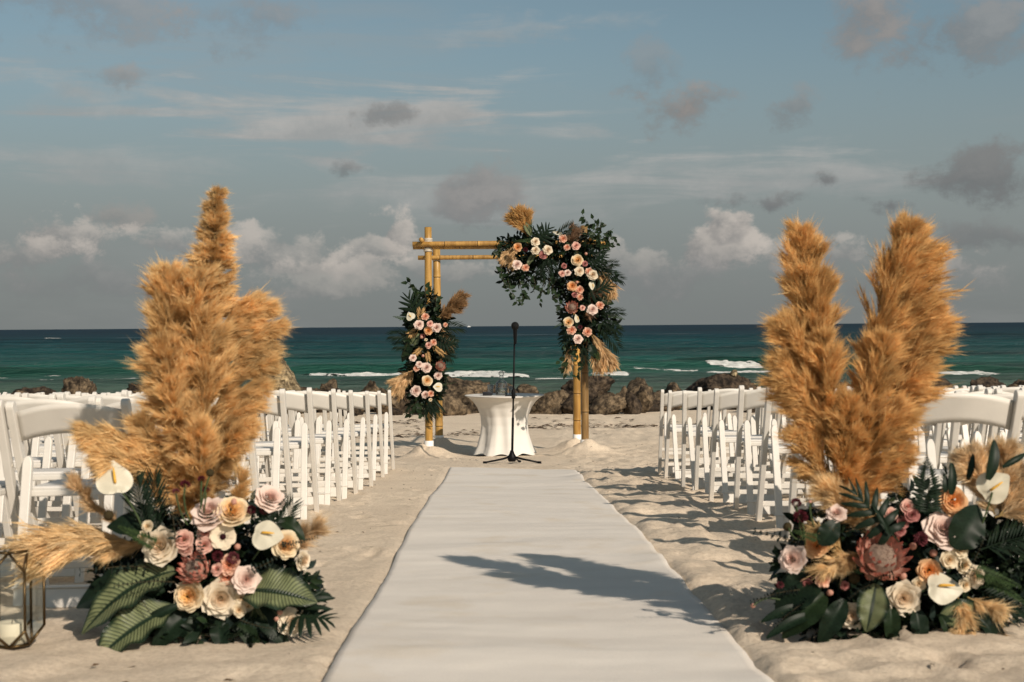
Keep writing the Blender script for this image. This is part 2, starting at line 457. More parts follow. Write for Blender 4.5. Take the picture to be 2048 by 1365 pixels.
M = {
    'sand': mat_sand(), 'sea': mat_sea(), 'carpet': mat_carpet(), 'bamboo': mat_bamboo(), 'striped': mat_striped(),
    'foam': simple('sea_foam', (.64, .64, .60), .9, .1, .3, 3.0, .9, 7),
    'rock': mat_rock('boulder_rock', (.024, .018, .013), (.19, .142, .092)),
    'rock_dark': mat_rock('dark_rock', (.016, .012, .010), (.095, .07, .048)),
    'rock_pale': mat_rock('pitted_rock', (.05, .04, .026), (.40, .32, .20), .3, 1.2),
    'weed': simple('dry_seaweed', (.075, .045, .025), .9, .1, .4, 20),
    'plastic': simple('white_resin', (.655, .625, .57), .42, .35, .055, 7, .04, 90),
    'pad': simple('seat_vinyl', (.64, .62, .585), .5, .35, .03, 5, .05, 40),
    'sleeve': simple('white_sleeve', (.8, .78, .74), .5, .3, .05),
    'rope': simple('lashing', (.62, .5, .32), .9, .1, .2, 40),
    'wire': simple('tie_wire', (.55, .5, .42), .5, .4),
    'black': simple('black_metal', (.006, .006, .0065), .45, .12, .1),
    'grille': simple('mic_grille', (.009, .009, .009), .55, .12, .3, 400, .6, 500),
    'cloth': simple('stretch_fabric', (.69, .665, .615), .75, .2, .04, 3, .06, 300),
    'wood_top': simple('table_board', (.45, .33, .2), .6, .3),
    'glass': mat_glass('clear_glass', (.96, .98, .97), .2),
    'pane': mat_glass('lantern_glass', (.93, .95, .93), .12),
    'brass': simple('aged_brass', (.10, .065, .028), .38, .5, .2, 20, metallic=.85),
    'wax': simple('candle_wax', (.78, .70, .55), .55, .3, .05, 10),
    'wick': simple('wick', (.02, .018, .015), .9, .1),
    'pampas': simple('pampas_fluff', (.6, .4, .2), .9, .08,   .16, 9, trans=.30, attr='Col'),
    'petal': simple('petals', (.7, .5, .4), .85, .06, .10, 30, trans=.30, attr='Col'),
    'leaf': simple('dark_leaf', (.03, .05, .03), .42, .13, .3, 25, trans=.12, attr='Col'),
    'spathe': simple('white_spathe', (.60, .56, .44), .35, .3, .05, 14, .12, 22, trans=.12),
    'spadix': simple('yellow_spadix', (.75, .42, .06), .6, .2, .2, 60, .3, 200),
    'pod': simple('seed_pod', (.055, .042, .02), .9, .1, .4, 90, .6, 120),
    'stem': simple('green_stem', (.05, .075, .03), .6, .2, .2),
    'boat': simple('boat_paint', (.8, .8, .8), .5, .3),
    'blue': simple('dark_case', (.015, .017, .022), .5, .3),
}


# ------------------------------------------------------------------ mesh helpers
def mk(name, V, Fc, mat, parent=None, smooth=False, col=None, uv=None, link=True, ploc=None):
    me = mesh(name, V, Fc, mat, smooth, col, uv)
    return ob(name, me, parent, ploc)


def mesh(name, V, Fc, mat, smooth=False, col=None, uv=None):
    V = np.asarray(V, dtype=np.float32).reshape(-1, 3)
    me = bpy.data.meshes.new(name)
    if isinstance(Fc, np.ndarray):
        k = Fc.shape[1]; n = Fc.shape[0]
        me.vertices.add(len(V)); me.vertices.foreach_set('co', V.ravel())
        me.loops.add(n * k); me.loops.foreach_set('vertex_index', Fc.astype(np.int32).ravel())
        me.polygons.add(n); me.polygons.foreach_set('loop_start', np.arange(0, n * k, k, dtype=np.int32))
        me.update(calc_edges=True)
    else:
        me.from_pydata(V.tolist(), [], [tuple(int(i) for i in f) for f in Fc]); me.update()
    if col is not None:
        col = np.asarray(col, dtype=np.float32)
        if col.shape[1] == 3: col = np.hstack([col, np.ones((len(col), 1), np.float32)])
        a = me.color_attributes.new('Col', 'FLOAT_COLOR', 'POINT')
        a.data.foreach_set('color', np.ascontiguousarray(col, dtype=np.float32).ravel())
    if uv is not None:
        uv = np.asarray(uv, dtype=np.float32)
        l = me.uv_layers.new(name='UVMap')
        idx = np.zeros(len(me.loops), np.int32); me.loops.foreach_get('vertex_index', idx)
        l.data.foreach_set('uv', uv[idx].ravel())
    if smooth:
        me.polygons.foreach_set('use_smooth', np.ones(len(me.polygons), dtype=bool))
    me.materials.append(M[mat] if isinstance(mat, str) else mat)
    me.validate()
    return me


def ob(name, me, parent=None, mat4=None):
    o = bpy.data.objects.new(name, me); COL.objects.link(o)
    if parent is not None:
        o.parent = parent
    if mat4 is not None: o.matrix_basis = mat4
    elif parent is not None and parent.type == 'EMPTY' and 'world_parts' in parent.keys():
        o.location = -parent.location
    return o


def thing(name, loc, label, cat, group=None, world_parts=True):
    e = bpy.data.objects.new(name, None); COL.objects.link(e)
    e.empty_display_size = .1
    e.location = Vector([float(c) for c in loc]); e['label'] = label; e['category'] = cat
    if group: e['group'] = group
    if world_parts: e['world_parts'] = 1
    return e


def tag(o, label, cat, group=None, kind=None):
    if kind: o['kind'] = kind
    if label: o['label'] = label
    if cat: o['category'] = cat
    if group: o['group'] = group
    return o


class MB:
    def __init__(s): s.V = []; s.F = []; s.C = []; s.U = []; s.n = 0

    def add(s, V, Fc, c=None, uv=None):
        V = np.asarray(V, float).reshape(-1, 3)
        s.V.append(V); s.F += [tuple(i + s.n for i in f) for f in Fc]; s.n += len(V)
        if c is not None:
            c = np.asarray(c, float)
            s.C.append(np.tile(c, (len(V), 1)) if c.ndim == 1 else c)
        if uv is not None: s.U.append(np.asarray(uv, float))
        return s

    def mesh(s, name, mat, smooth=False):
        return mesh(name, np.vstack(s.V), s.F, mat, smooth, np.vstack(s.C) if s.C else None, np.vstack(s.U) if s.U else None)

    def build(s, name, mat, parent=None, smooth=False, m4=None):
        return ob(name, s.mesh(name, mat, smooth), parent, m4)


def unit(v):
    v = np.asarray(v, float); return v / (np.linalg.norm(v) + 1e-12)


def frame(axis):
    a = unit(axis)
    h = np.array((0, 0, 1.)) if abs(a[2]) < .9 else np.array((1., 0, 0))
    x = unit(np.cross(h, a)); y = np.cross(a, x)
    return x, y, a


def tube(pts, radii, n=8, caps=True):
    pts = np.asarray(pts, float); radii = np.broadcast_to(np.asarray(radii, float), (len(pts),))
    tang = np.gradient(pts, axis=0)
    x, y, _ = frame(tang[0])
    V = []
    for i, p in enumerate(pts):
        t = unit(tang[i]); x = unit(x - t * np.dot(x, t)); y = np.cross(t, x)
        a = np.linspace(0, 2 * math.pi, n, endpoint=False)
        V.append(p + radii[i] * (np.cos(a)[:, None] * x + np.sin(a)[:, None] * y))
    V = np.vstack(V); Fc = []
    for i in range(len(pts) - 1):
        for j in range(n):
            k = (j + 1) % n
            Fc.append((i * n + j, i * n + k, (i + 1) * n + k, (i + 1) * n + j))
    if caps:
        Fc.append(tuple(range(n - 1, -1, -1))); Fc.append(tuple(range((len(pts) - 1) * n, len(pts) * n)))
    return V, Fc


def lathe(prof, n=32, caps=True):
    """profile [(r, z)...] turned about z"""
    a = np.linspace(0, 2 * math.pi, n, endpoint=False)
    V = np.vstack([np.stack([r * np.cos(a), r * np.sin(a), np.full(n, z)], 1) for r, z in prof])
    Fc = []
    for i in range(len(prof) - 1):
        for j in range(n):
            k = (j + 1) % n
            Fc.append((i * n + j, i * n + k, (i + 1) * n + k, (i + 1) * n + j))
    if caps:
        Fc.append(tuple(range(n - 1, -1, -1))); Fc.append(tuple(range((len(prof) - 1) * n, len(prof) * n)))
    return V, Fc


def extrude_poly(poly, axis, lo, hi, bevel=.003, seg=2):
    """2-D polygon in the plane across `axis` ('x' or 'y'), pushed from lo to hi, edges bevelled; returns V, F"""
    bm = bmesh.new()
    if axis == 'x': vs_ = [bm.verts.new((lo, a, b)) for a, b in poly]; vec = (hi - lo, 0, 0)
    elif axis == 'y': vs_ = [bm.verts.new((a, lo, b)) for a, b in poly]; vec = (0, hi - lo, 0)
    else: vs_ = [bm.verts.new((a, b, lo)) for a, b in poly]; vec = (0, 0, hi - lo)
    f = bm.faces.new(vs_)
    r = bmesh.ops.extrude_face_region(bm, geom=[f])
    bmesh.ops.translate(bm, verts=[g for g in r['geom'] if isinstance(g, bmesh.types.BMVert)], vec=vec)
    bmesh.ops.recalc_face_normals(bm, faces=bm.faces)
    if bevel > 0:
        ed = [e for e in bm.edges if len(e.link_faces) == 2 and e.calc_face_angle() > .6]
        bmesh.ops.bevel(bm, geom=ed, offset=bevel, segments=seg, affect='EDGES', profile=.5)
    bm.verts.index_update()
    V = np.array([v.co[:] for v in bm.verts]); Fc = [tuple(v.index for v in q.verts) for q in bm.faces]
    bm.free()
    return V, Fc


def box(x0, x1, y0, y1, z0, z1, bevel=.003, seg=2):
    return extrude_poly([(y0, z0), (y1, z0), (y1, z1), (y0, z1)], 'x', x0, x1, bevel, seg)


# numpy value noise
def _h(ix, iy, seed):
    n = (ix.astype(np.int64) * 374761393 + iy.astype(np.int64) * 668265263 + seed * 1442695041) & 0xffffffff
    n = ((n ^ (n >> 13)) * 1274126177) & 0xffffffff
    n = (n ^ (n >> 16)) & 0xffffffff
    return n / 4294967295.0


def vnoise(x, y, seed=0):
    x = np.asarray(x, float); y = np.asarray(y, float)
    ix = np.floor(x); iy = np.floor(y); fx = x - ix; fy = y - iy
    fx = fx * fx * fx * (fx * (fx * 6 - 15) + 10); fy = fy * fy * fy * (fy * (fy * 6 - 15) + 10)
    a = _h(ix, iy, seed); b = _h(ix + 1, iy, seed); c = _h(ix, iy + 1, seed); d = _h(ix + 1, iy + 1, seed)
    return (a + (b - a) * fx) * (1 - fy) + (c + (d - c) * fx) * fy


def fbm(x, y, f, octv=4, seed=0, gain=.5):
    s = 0; a = 1; t = 0
    for o in range(octv):
        ca, sa = math.cos(.7 * o + .3), math.sin(.7 * o + .3)
        s = s + a * (vnoise((x * ca - y * sa) * f + 17.3 * o, (x * sa + y * ca) * f - 9.1 * o, seed + o) - .5); t += a
        a *= gain; f *= 2.03
    return s / t * 2


def sstep(x, lo, hi):
    t = np.clip((x - lo) / (hi - lo), 0, 1); return t * t * (3 - 2 * t)


# ------------------------------------------------------------------ ground shape
_d = np.linspace(-60, 200, 5201)
_H = np.interp(_d, [-60, 0, 4, 8, 13.3, 15.4, 18, 24, 33, 40, 60, 200], [.75, .88, .99, 1.12, 1.365, 1.475, 1.64, 1.78, 1.96, 2.75, 4.5, 6])
_k = np.hanning(61); _k /= _k.sum()
_Hs = np.convolve(np.pad(_H, 30, mode='edge'), _k, mode='valid')


def base_z(y): return CAM[2] - np.interp(y, _d, _Hs)


POSTS = [(-1.015, 17.2), (-.98, 19.0), (.875, 17.2), (.86, 19.0)]
RUN_Y0, RUN_Y1 = 1.2, 14.25


def run_edges(y):
    c = .091 - (y - 3.95) * .0098
    l = c - .615 + fbm(y, y * 0 + 3.0, .8, 3, 51) * .007
    r = c + .615 + fbm(y, y * 0 + 9.0, .75, 3, 77) * .026
    return l, r


_fr = np.random.RandomState(12)
PRINTS = []
for _i in range(46):     # trails of footprints along both sides of the runner and across the open sand
    _x, _y, _a = _fr.choice([_fr.uniform(-1.25, -.62), _fr.uniform(.75, 1.4), _fr.uniform(-1.2, 1.4)]), _fr.uniform(3.6, 20), _fr.normal(0, .5)
    for _k in range(3):
        PRINTS.append((_x + .07 * (-1) ** _k * math.cos(_a) + _k * .34 * math.sin(_a), _y + _k * .34 * math.cos(_a), _a + _fr.normal(0, .15), _fr.uniform(.008, .018)))


def footprints(x, y):
    z = np.zeros(np.broadcast(x, y).shape)
    flat = z.ndim == 0
    xx = np.atleast_1d(np.asarray(x, float) + z).ravel(); yy = np.atleast_1d(np.asarray(y, float) + z).ravel(); zz = np.zeros(len(xx))
    order = np.argsort(yy, kind='stable'); ys_ = yy[order]
    for (px, py, a, h) in PRINTS:
        i0, i1 = np.searchsorted(ys_, (py - .25, py + .25)); idx = order[i0:i1]
        idx = idx[np.abs(xx[idx] - px) < .25]
        if not len(idx): continue
        dx, dy = xx[idx] - px, yy[idx] - py
        u = dx * math.cos(a) - dy * math.sin(a); v = dx * math.sin(a) + dy * math.cos(a)
        r = np.sqrt((u / .055) ** 2 + (v / .135) ** 2)
        zz[idx] += -h * (1 - sstep(r, .55, 1.05)) + h * .55 * np.exp(-((r - 1.3) / .28) ** 2)
    return zz[0] if flat else zz.reshape(z.shape)


def sand_z(x, y):
    x = np.asarray(x, float); y = np.asarray(y, float)
    z = base_z(y) + 0 * x
    near = 1 - sstep(y, 26, 36)
    rough = .30 + .58 * sstep(x, .45, .8) * (1 - .4 * sstep(x, 1.8, 2.4)) + .25 * sstep(-x, 1.0, 1.6)
    rough = rough * (1 - .15 * sstep(y, 15, 20))
    l1 = fbm(x, y, 2.6, 3, 5)
    l2 = fbm(x * 1.0, y * 1.25, 5.5, 3, 23)
    ridg = 1 - np.abs(fbm(x, y, 3.4, 2, 91)) * 2.2
    z = z + near * rough * (l1 * .042 + l2 * .026 + ridg * .014 + (1 - 2.4 * np.abs(fbm(x, y * 1.3, 6.5, 3, 95))) * .010 + fbm(x, y, 14.0, 2, 33) * .008)
    z = z + near * fbm(x, y, .55, 2, 41) * .03 + footprints(x, y)
    for i, (px, py) in enumerate(POSTS):
        r2 = np.sqrt((x - px) ** 2 + (y - py) ** 2)
        z = z + .17 * np.exp(-(r2 / .27) ** 2) * (1 + .3 * fbm(x, y, 6, 3, 60 + i))
    # runner bed, pressed flat
    e_l, e_r = run_edges(y)
    ins = sstep(x, e_l - .05, e_l + .05) * (1 - sstep(x, e_r - .05, e_r + .05)) * sstep(y, RUN_Y0 - .2, RUN_Y0) * (1 - sstep(y, RUN_Y1 - .06, RUN_Y1 + .08))
    flat = base_z(y) + fbm(x, y, .55, 2, 41) * .03 - .03
    return z * (1 - ins) + flat * ins


def grid_mesh(xs, ys, zf):
    Xg, Yg = np.meshgrid(xs, ys)
    Zg = zf(Xg, Yg)
    V = np.stack([Xg, Yg, Zg], -1).reshape(-1, 3)
    nx, ny = len(xs), len(ys)
    i = np.arange((ny - 1) * (nx - 1)); r, c = i // (nx - 1), i % (nx - 1)
    a = r * nx + c
    return V, np.stack([a, a + 1, a + nx + 1, a + nx], 1)


def spaced(segs):
    out = []
    for lo, hi, st in segs:
        out.append(np.arange(lo, hi, st))
    return np.unique(np.round(np.concatenate(out), 5))


xs = spaced([(-90, -20, 5), (-20, -7, .5), (-7, -2.6, .06), (-2.6, 2.8, .026), (2.8, 7, .06), (7, 20, .5), (20, 91, 5)])
ys = spaced([(-60, 1, 3), (1, 3.2, .1), (3.2, 9.5, .026), (9.5, 14.5, .04), (14.5, 20.5, .05), (20.5, 36, .15), (36, 60, 1.0), (60, 90, 10)])
V, Fq = grid_mesh(xs, ys, sand_z)
tag(mk('sand', V, Fq, 'sand', smooth=True), 'pale trodden beach sand with footprints and low ridges', None, kind='structure')

# ------------------------------------------------------------------ sea
SEA_Z = CAM[2] - 2.5


def sea_z(x, y):
    amp = np.clip(.10 + (y - 45) * .0022, .08, .34) * (1 - .75 * sstep(y, 330, 398))
    z = SEA_Z + amp * (fbm(x * .42, y, .15, 4, 7, .55) * 1.0) + .07 * fbm(x * .5, y, .7, 3, 29) * (1 - sstep(y, 200, 330))
    for (px0, px1, py, h, w) in SWELLS:
        d = 2844.4 * 2.5 / (py - 652 + .0073 * ((px0 + px1) / 2 - 1024))
        x0, x1 = (px0 - 1024) * d / 2844.4, (px1 - 1024) * d / 2844.4
        e = sstep(x, x0 - 3, x0 + 2) * (1 - sstep(x, x1 - 2, x1 + 3))
        dd = y - d - fbm(x, x * 0, .12, 3, 19) * 1.6
        z = z + h * e * np.where(dd > 0, np.exp(-(dd / (w * 1.8)) ** 2), np.exp(-(dd / w) ** 2))
    return z


SWELLS = [(560, 1110, 741, .42, 1.2), (1380, 1640, 733, .5, 1.6), (1140, 1280, 742, .3, 1.0), (1780, 2030, 743, .3, 1.0),
          (-40, 330, 748, .35, 1.2), (300, 560, 731, .3, 1.6), (1150, 1420, 737, .35, 1.4), (1620, 1900, 733, .4, 1.4), (800, 1250, 727, .3, 2.0), (0, 420, 733, .3, 1.8)]
xs = np.concatenate([np.arange(-150, -42, 1.2), np.arange(-42, 42, .35), np.arange(42, 151, 1.2)])
ys = np.concatenate([np.arange(37, 110, .35), np.arange(110, 200, .6), np.arange(200, 400, 1.1)])
V, Fq = grid_mesh(xs, ys, sea_z)
sea = mk('sea', V, Fq, 'sea', smooth=True)
tag(sea, 'teal sea shading from green shallows to dark blue', None, kind='structure')
# open water to the horizon
ys = np.concatenate([np.array([398.5]), np.geomspace(399, 60000, 60)])
xs = np.concatenate([-np.geomspace(60000, 150, 24), np.linspace(-120, 120, 9), np.geomspace(150, 60000, 24)])
V, Fq = grid_mesh(xs, ys, lambda a, b: 0 * a + SEA_Z)
tag(mk('open_sea', V, Fq, 'sea', smooth=True), 'dark blue open sea reaching the horizon', None, kind='structure')
for side in (-1, 1):   # calm flanks beside the wave field
    V, Fq = grid_mesh(np.sort(side * np.geomspace(149.5, 60000, 30)), np.linspace(40, 398.6, 60), lambda a, b: 0 * a + SEA_Z - .02)
    mk('sea_flank', V, Fq, 'sea', parent=sea, smooth=True)

# ------------------------------------------------------------------ breakers
def sea_d(px, py): return F_PX * 2.5 / (py - 652.5 + .0073 * (px - 1024))


def breaker(px0, px1, py, hpx, label, seed, wd=2.2):
    d = sea_d((px0 + px1) / 2, py)
    x0, x1 = (px0 - 1024) * d / F_PX, (px1 - 1024) * d / F_PX
    h = hpx * .85 * d / F_PX
    xs = np.arange(x0, x1, .12); ss = np.linspace(-1, 1, 23)
    Xg, Sg = np.meshgrid(xs, ss)
    env = sstep(Xg, x0, x0 + (x1 - x0) * .12) * (1 - sstep(Xg, x1 - (x1 - x0) * .2, x1))
    env = env * np.clip(.72 + .7 * fbm(Xg, Xg * 0 + seed, .45, 4, seed), .3, 1.15)
    yc = d + fbm(Xg, Xg * 0, .12, 3, 19) * 1.6 - .5
    yy = yc + Sg * wd * (.5 + .5 * env) + fbm(Xg, Sg * 2, 1.2, 3, seed + 4) * .35
    lump = np.clip(.72 + .55 * fbm(Xg, Sg * 1.5, 1.2, 3, seed + 9, .6) + .35 * fbm(Xg, Sg * 2.5, 5.0, 3, seed + 13, .7), 0.05, 2)
    zz = sea_z(Xg, yy) + h * env * np.clip(1 - Sg ** 2, 0, 1) ** .8 * lump - .035
    V = np.stack([Xg, yy, zz], -1).reshape(-1, 3)
    nx, ny = len(xs), len(ss)
    i = np.arange((ny - 1) * (nx - 1)); r, c = i // (nx - 1), i % (nx - 1)
    a = r * nx + c
    keep = (fbm(Xg, Sg * 3, 1.1, 4, seed + 2) + .5 * fbm(Xg, Sg * 4, 5.0, 3, seed + 3) + (1 - np.abs(Sg)) * .95 + (env - .6)).reshape(-1)[a] > .14
    Fq = np.stack([a, a + 1, a + nx + 1, a + nx], 1)[keep]
    tag(mk('breaking_wave', V, Fq, 'foam', smooth=True), label, None, kind='stuff')


breaker(596, 860, 747, 9, 'long white breaker rolling in beside the pitted boulder', 3)
breaker(800, 1075, 751, 11, 'white breaker running in behind the covered table', 5)
breaker(900, 1020, 744, 8, 'tall foaming crest behind the leaning bamboo posts', 8, 1.6)
breaker(1175, 1265, 747, 7, 'short white breaker beside the flowered bamboo post', 12)
breaker(1405, 1600, 744, 7, 'low white wash spilling ahead of a green crest', 15)
breaker(1405, 1535, 736, 5, 'bright foaming crest of a green wave', 21, 1.5)
breaker(1495, 1580, 731, 6, 'thin broken foam along a green crest', 25, 1.4)
breaker(1690, 2030, 747, 4, 'thin white breaker behind the twin pampas plumes', 31)
breaker(70, 150, 751, 1.8, 'small curling whitecap beyond the white chairs', 34, 1.3)
breaker(215, 250, 700, 2.4, 'tiny whitecap far out on the dark water', 41, 2.0)
breaker(90, 125, 677, 1.8, 'faint whitecap near the horizon', 44, 3.0)
breaker(1250, 1420, 741, 4, 'thin foam line on the green shallows', 47, 1.2)
breaker(30, 330, 757, 2.5, 'wisp of foam over the pale green shallows', 52, 1.6)

breaker(-30, 60, 752, 3, 'thin broken wash beyond the chairs behind the lantern', 61, 1.3)
breaker(330, 620, 753, 4, 'long thin wash in front of the pitted boulder', 67, 1.4)
breaker(1060, 1190, 756, 3.5, 'thin wash between the table and the bamboo posts', 71, 1.2)
breaker(620, 900, 733, 2.2, 'faint foam streak on the green water behind the bamboo posts', 75, 1.6)
breaker(1080, 1330, 733, 2.0, 'faint foam streak behind the large garland', 79, 1.6)

# far boat on the horizon
bt = thing('motor_boat', (P(938, 652, 5200)[0], 5200, SEA_Z), 'tiny white boat far out on the horizon', 'boat', world_parts=False)
bt.scale = (.55, .55, .55)
hull = MB(); hv, hf = extrude_poly([(-11, 3.2), (12, 4.4), (8.5, -.5), (-10, -.5)], 'y', -2.5, 2.5, .2, 1); hull.add(hv, hf).build('hull', 'boat', bt)
cb_ = MB(); cb_.add(*box(-6, 4, -1.8, 1.8, 4.0, 6.6, .15, 1)).build('cabin', 'boat', bt)
ms_ = MB(); ms_.add(*tube([(-1, 0, 6.5), (-1, 0, 11)], .18, 6)).build('mast', 'boat', bt)


# ------------------------------------------------------------------ boulders
def boulder_mesh(seed, flat=.0, cuts=9, det=4):
    rng = np.random.RandomState(seed)
    bm = bmesh.new(); bmesh.ops.create_icosphere(bm, subdivisions=det, radius=1)
    V = np.array([v.co[:] for v in bm.verts]); Fc = [tuple(v.index for v in f.verts) for f in bm.faces]; bm.free()
    D = V.copy()
    for i in range(cuts):     # broken faces
        n = unit(rng.normal(size=3)); off = rng.uniform(.42, .85)
        dd = D @ n - off
        D = D - np.where(dd > 0, dd, 0)[:, None] * n * .92
    n3 = -np.abs(fbm(V[:, 0] * 1.2 - V[:, 2], V[:, 1] + V[:, 2] * .8, 3.0, 3, seed + 31)) * .22
    n1 = fbm(V[:, 0] * 1.5 + V[:, 2] * 1.1, V[:, 1] * 1.5 - V[:, 2] * .7, 1.2, 4, seed) * .13
    n2 = fbm(V[:, 0] + V[:, 2] * 1.3, V[:, 1] + V[:, 2] * .9, 5.5, 4, seed + 5, .65) * .12
    D = D * (1 + n1 + n2 + n3)[:, None]
    return D, np.array(Fc)


ROCKS = [  # x0, x1, ytop, ybase, depth, material, label
    (506, 616, 704, 800, 30.5, 'rock_pale', 'big pale pitted boulder rising behind the white chairs'),
    (118, 190, 752, 806, 33.5, 'rock', 'brown sloping boulder beyond the rows behind the lantern'),
    (250, 305, 765, 810, 33.0, 'rock_dark', 'low dark rock behind the single golden plume'),
    (640, 682, 757, 806, 34.0, 'rock', 'low rounded rock between the pitted boulder and the bamboo posts'),
    (712, 772, 759, 812, 33.0, 'rock', 'tan boulder beside the front row of chairs'),
    (752, 800, 774, 816, 31.5, 'rock', 'small tan rock next to the flowered bamboo post'),
    (788, 845, 770, 818, 32.0, 'rock_dark', 'dark boulder hidden behind the flowers on the bamboo post'),
    (880, 985, 748, 820, 31.5, 'rock', 'large brown boulder with a peaked top left of the covered table'),
    (868, 935, 778, 822, 30.5, 'rock', 'squat brown rock at the foot of the peaked boulder'),
    (955, 1052, 765, 816, 32.5, 'rock', 'wide brown rock right behind the covered table'),
    (1030, 1085, 768, 814, 33.0, 'rock', 'angular rock seen past the microphone stand'),
    (1050, 1140, 778, 822, 31.0, 'rock', 'pale fronted rock between the table and the bamboo posts'),
    (1112, 1232, 750, 818, 32.0, 'rock_dark', 'large dark rounded boulder behind the bamboo posts'),
    (1120, 1180, 785, 822, 30.8, 'rock_dark', 'dark rock at the bamboo post bases'),
    (1172, 1262, 783, 824, 30.6, 'rock', 'brown wedge shaped rock beside the dark boulder'),
    (1236, 1302, 755, 812, 33.0, 'rock', 'brown boulder with a lit left face by the front chairs'),
    (1226, 1262, 772, 816, 32.5, 'rock', 'small round brown rock between larger boulders'),
    (1258, 1312, 770, 824, 31.0, 'rock', 'rough rock beside the front chair of the twin-plume block'),
    (1248, 1285, 782, 822, 30.4, 'rock_dark', 'small dark rounded rock low on the sand'),
    (1322, 1372, 764, 812, 33.0, 'rock', 'tan topped rock behind the front row of chairs'),
    (1360, 1440, 756, 812, 33.5, 'rock_dark', 'dark rock rising above the chair backs'),
    (1392, 1525, 746, 812, 33.0, 'rock_dark', 'long dark boulder above the chair backs with a knob on top'),
    (1552, 1600, 746, 810, 32.5, 'rock_dark', 'upright dark rock beside the twin pampas plumes'),
    (1815, 1935, 749, 812, 33.0, 'rock_dark', 'broad dark boulder right of the twin plumes'),
    (1935, 2012, 753, 812, 33.5, 'rock_dark', 'rounded dark boulder at the far end of the rock line'),
    (1995, 2090, 758, 812, 33.0, 'rock', 'brown rock at the very end of the rock line'),
    (1640, 1720, 760, 812, 33.0, 'rock', 'brown rock glimpsed between the two pampas plumes'),
    (560, 650, 772, 812, 32.5, 'rock_dark', 'dark low rock at the foot of the pitted boulder'),
    (20, 110, 773, 812, 33.5, 'rock_dark', 'low dark rock barely showing over the chair backs'),
]
# low rocks that close the line behind the chair rows
for k_, (x_, w_) in enumerate([(-60, 120), (60, 90), (205, 80), (330, 90), (410, 80), (470, 70), (660, 80), (1315, 60), (1540, 70), (1610, 80), (1700, 90), (1770, 90), (1830, 70), (2040, 110)]):
    ROCKS.append((x_ - w_ / 2, x_ + w_ / 2, 776 + 5 * (k_ % 3), 815, 31.0 + 1.1 * (k_ % 4), ('rock_dark', 'rock')[k_ % 2], 'low %s rock of the water line, mostly hidden by white chair backs' % ('dark', 'brown')[k_ % 2]))
for i, (x0, x1, yt, yb, d, mt, lab) in enumerate(ROCKS):
    D, Fc = boulder_mesh(100 + i * 7, cuts=3 if mt == 'rock_pale' else (9 if mt != 'rock' else 15), det=5 if (x1 - x0) > 70 else 4)
    rng = np.random.RandomState(i)
    a = rng.uniform(0, 6.28)
    D = D @ np.array(((math.cos(a), math.sin(a), 0), (-math.sin(a), math.cos(a), 0), (0, 0, 1)))
    c0 = P((x0 + x1) / 2, yt, d); w = (x1 - x0) * d / F_PX
    zb = float(sand_z(c0[0], d)) - .12
    ext = D.max(0) - D.min(0)
    D = (D - (D.max(0) + D.min(0)) / 2) / ext
    D = D * np.array((w, w * rng.uniform(.75, 1.0), (c0[2] - zb) * 1.0))
    mid = np.array((c0[0], d, (c0[2] + zb) / 2))
    o = mk('boulder', D, Fc, mt, smooth=True)
    o.location = mid
    tag(o, lab, 'boulder', 'boulders along the water line')
# the small pale stone sitting on the long dark boulder, and rubble
D, Fc = boulder_mesh(999, det=3)
o = mk('stone', D * .115, Fc, 'rock_pale', smooth=True); o.location = P(1469, 749, 33.0)
tag(o, 'small pale stone perched on the long dark boulder', 'stone')
rng = np.random.RandomState(77)
stone_meshes = []
for k in range(5):
    D, Fc = boulder_mesh(500 + k, det=3); stone_meshes.append(mesh('stone', D, Fc, 'rock' if k % 2 else 'rock_dark', True))
for k in range(46):
    px = rng.uniform(690, 1330) if k < 30 else rng.choice([rng.uniform(1330, 2060), rng.uniform(0, 690)])
    d = rng.uniform(30.5, 35); x = (px - 1024) * d / F_PX; s = rng.uniform(.10, .34)
    o = ob('stone', stone_meshes[k % 5]); o.location = (x, d, float(sand_z(x, d)) + s * .3); o.scale = (s, s * rng.uniform(.7, 1.1), s * rng.uniform(.6, .9))
    o.rotation_euler = (0, 0, rng.uniform(0, 6.28))
    near = min(ROCKS[:29], key=lambda q: abs((q[0] + q[1]) / 2 - px) + 30 * abs(q[4] - d))[6]
    tag(o, ('dark' if k % 5 % 2 == 0 else 'brown') + ' stone beside the ' + near, 'stone', 'rubble between the boulders')

# ------------------------------------------------------------------ seaweed wrack line and sand litter
rng = np.random.RandomState(5)
mb_v, mb_f = [], []
n = 0


def flake(x, y, s, lift=.0):
    global n
    a = rng.uniform(0, 6.28); z = float(sand_z(x, y)) + rng.uniform(.0, .03) + lift
    l, w = s, s * rng.uniform(.2, .5)
    ca, sa = math.cos(a), math.sin(a)
    t = rng.uniform(-.2, .4) * s * .5
    for u, v, h in ((-l, 0, 0), (0, -w, t), (l, 0, 0), (0, w, t + .004)):
        mb_v.append((x + u * ca - v * sa, y + u * sa + v * ca, z + h))
    mb_f.append((n, n + 1, n + 2, n + 3)); n += 4


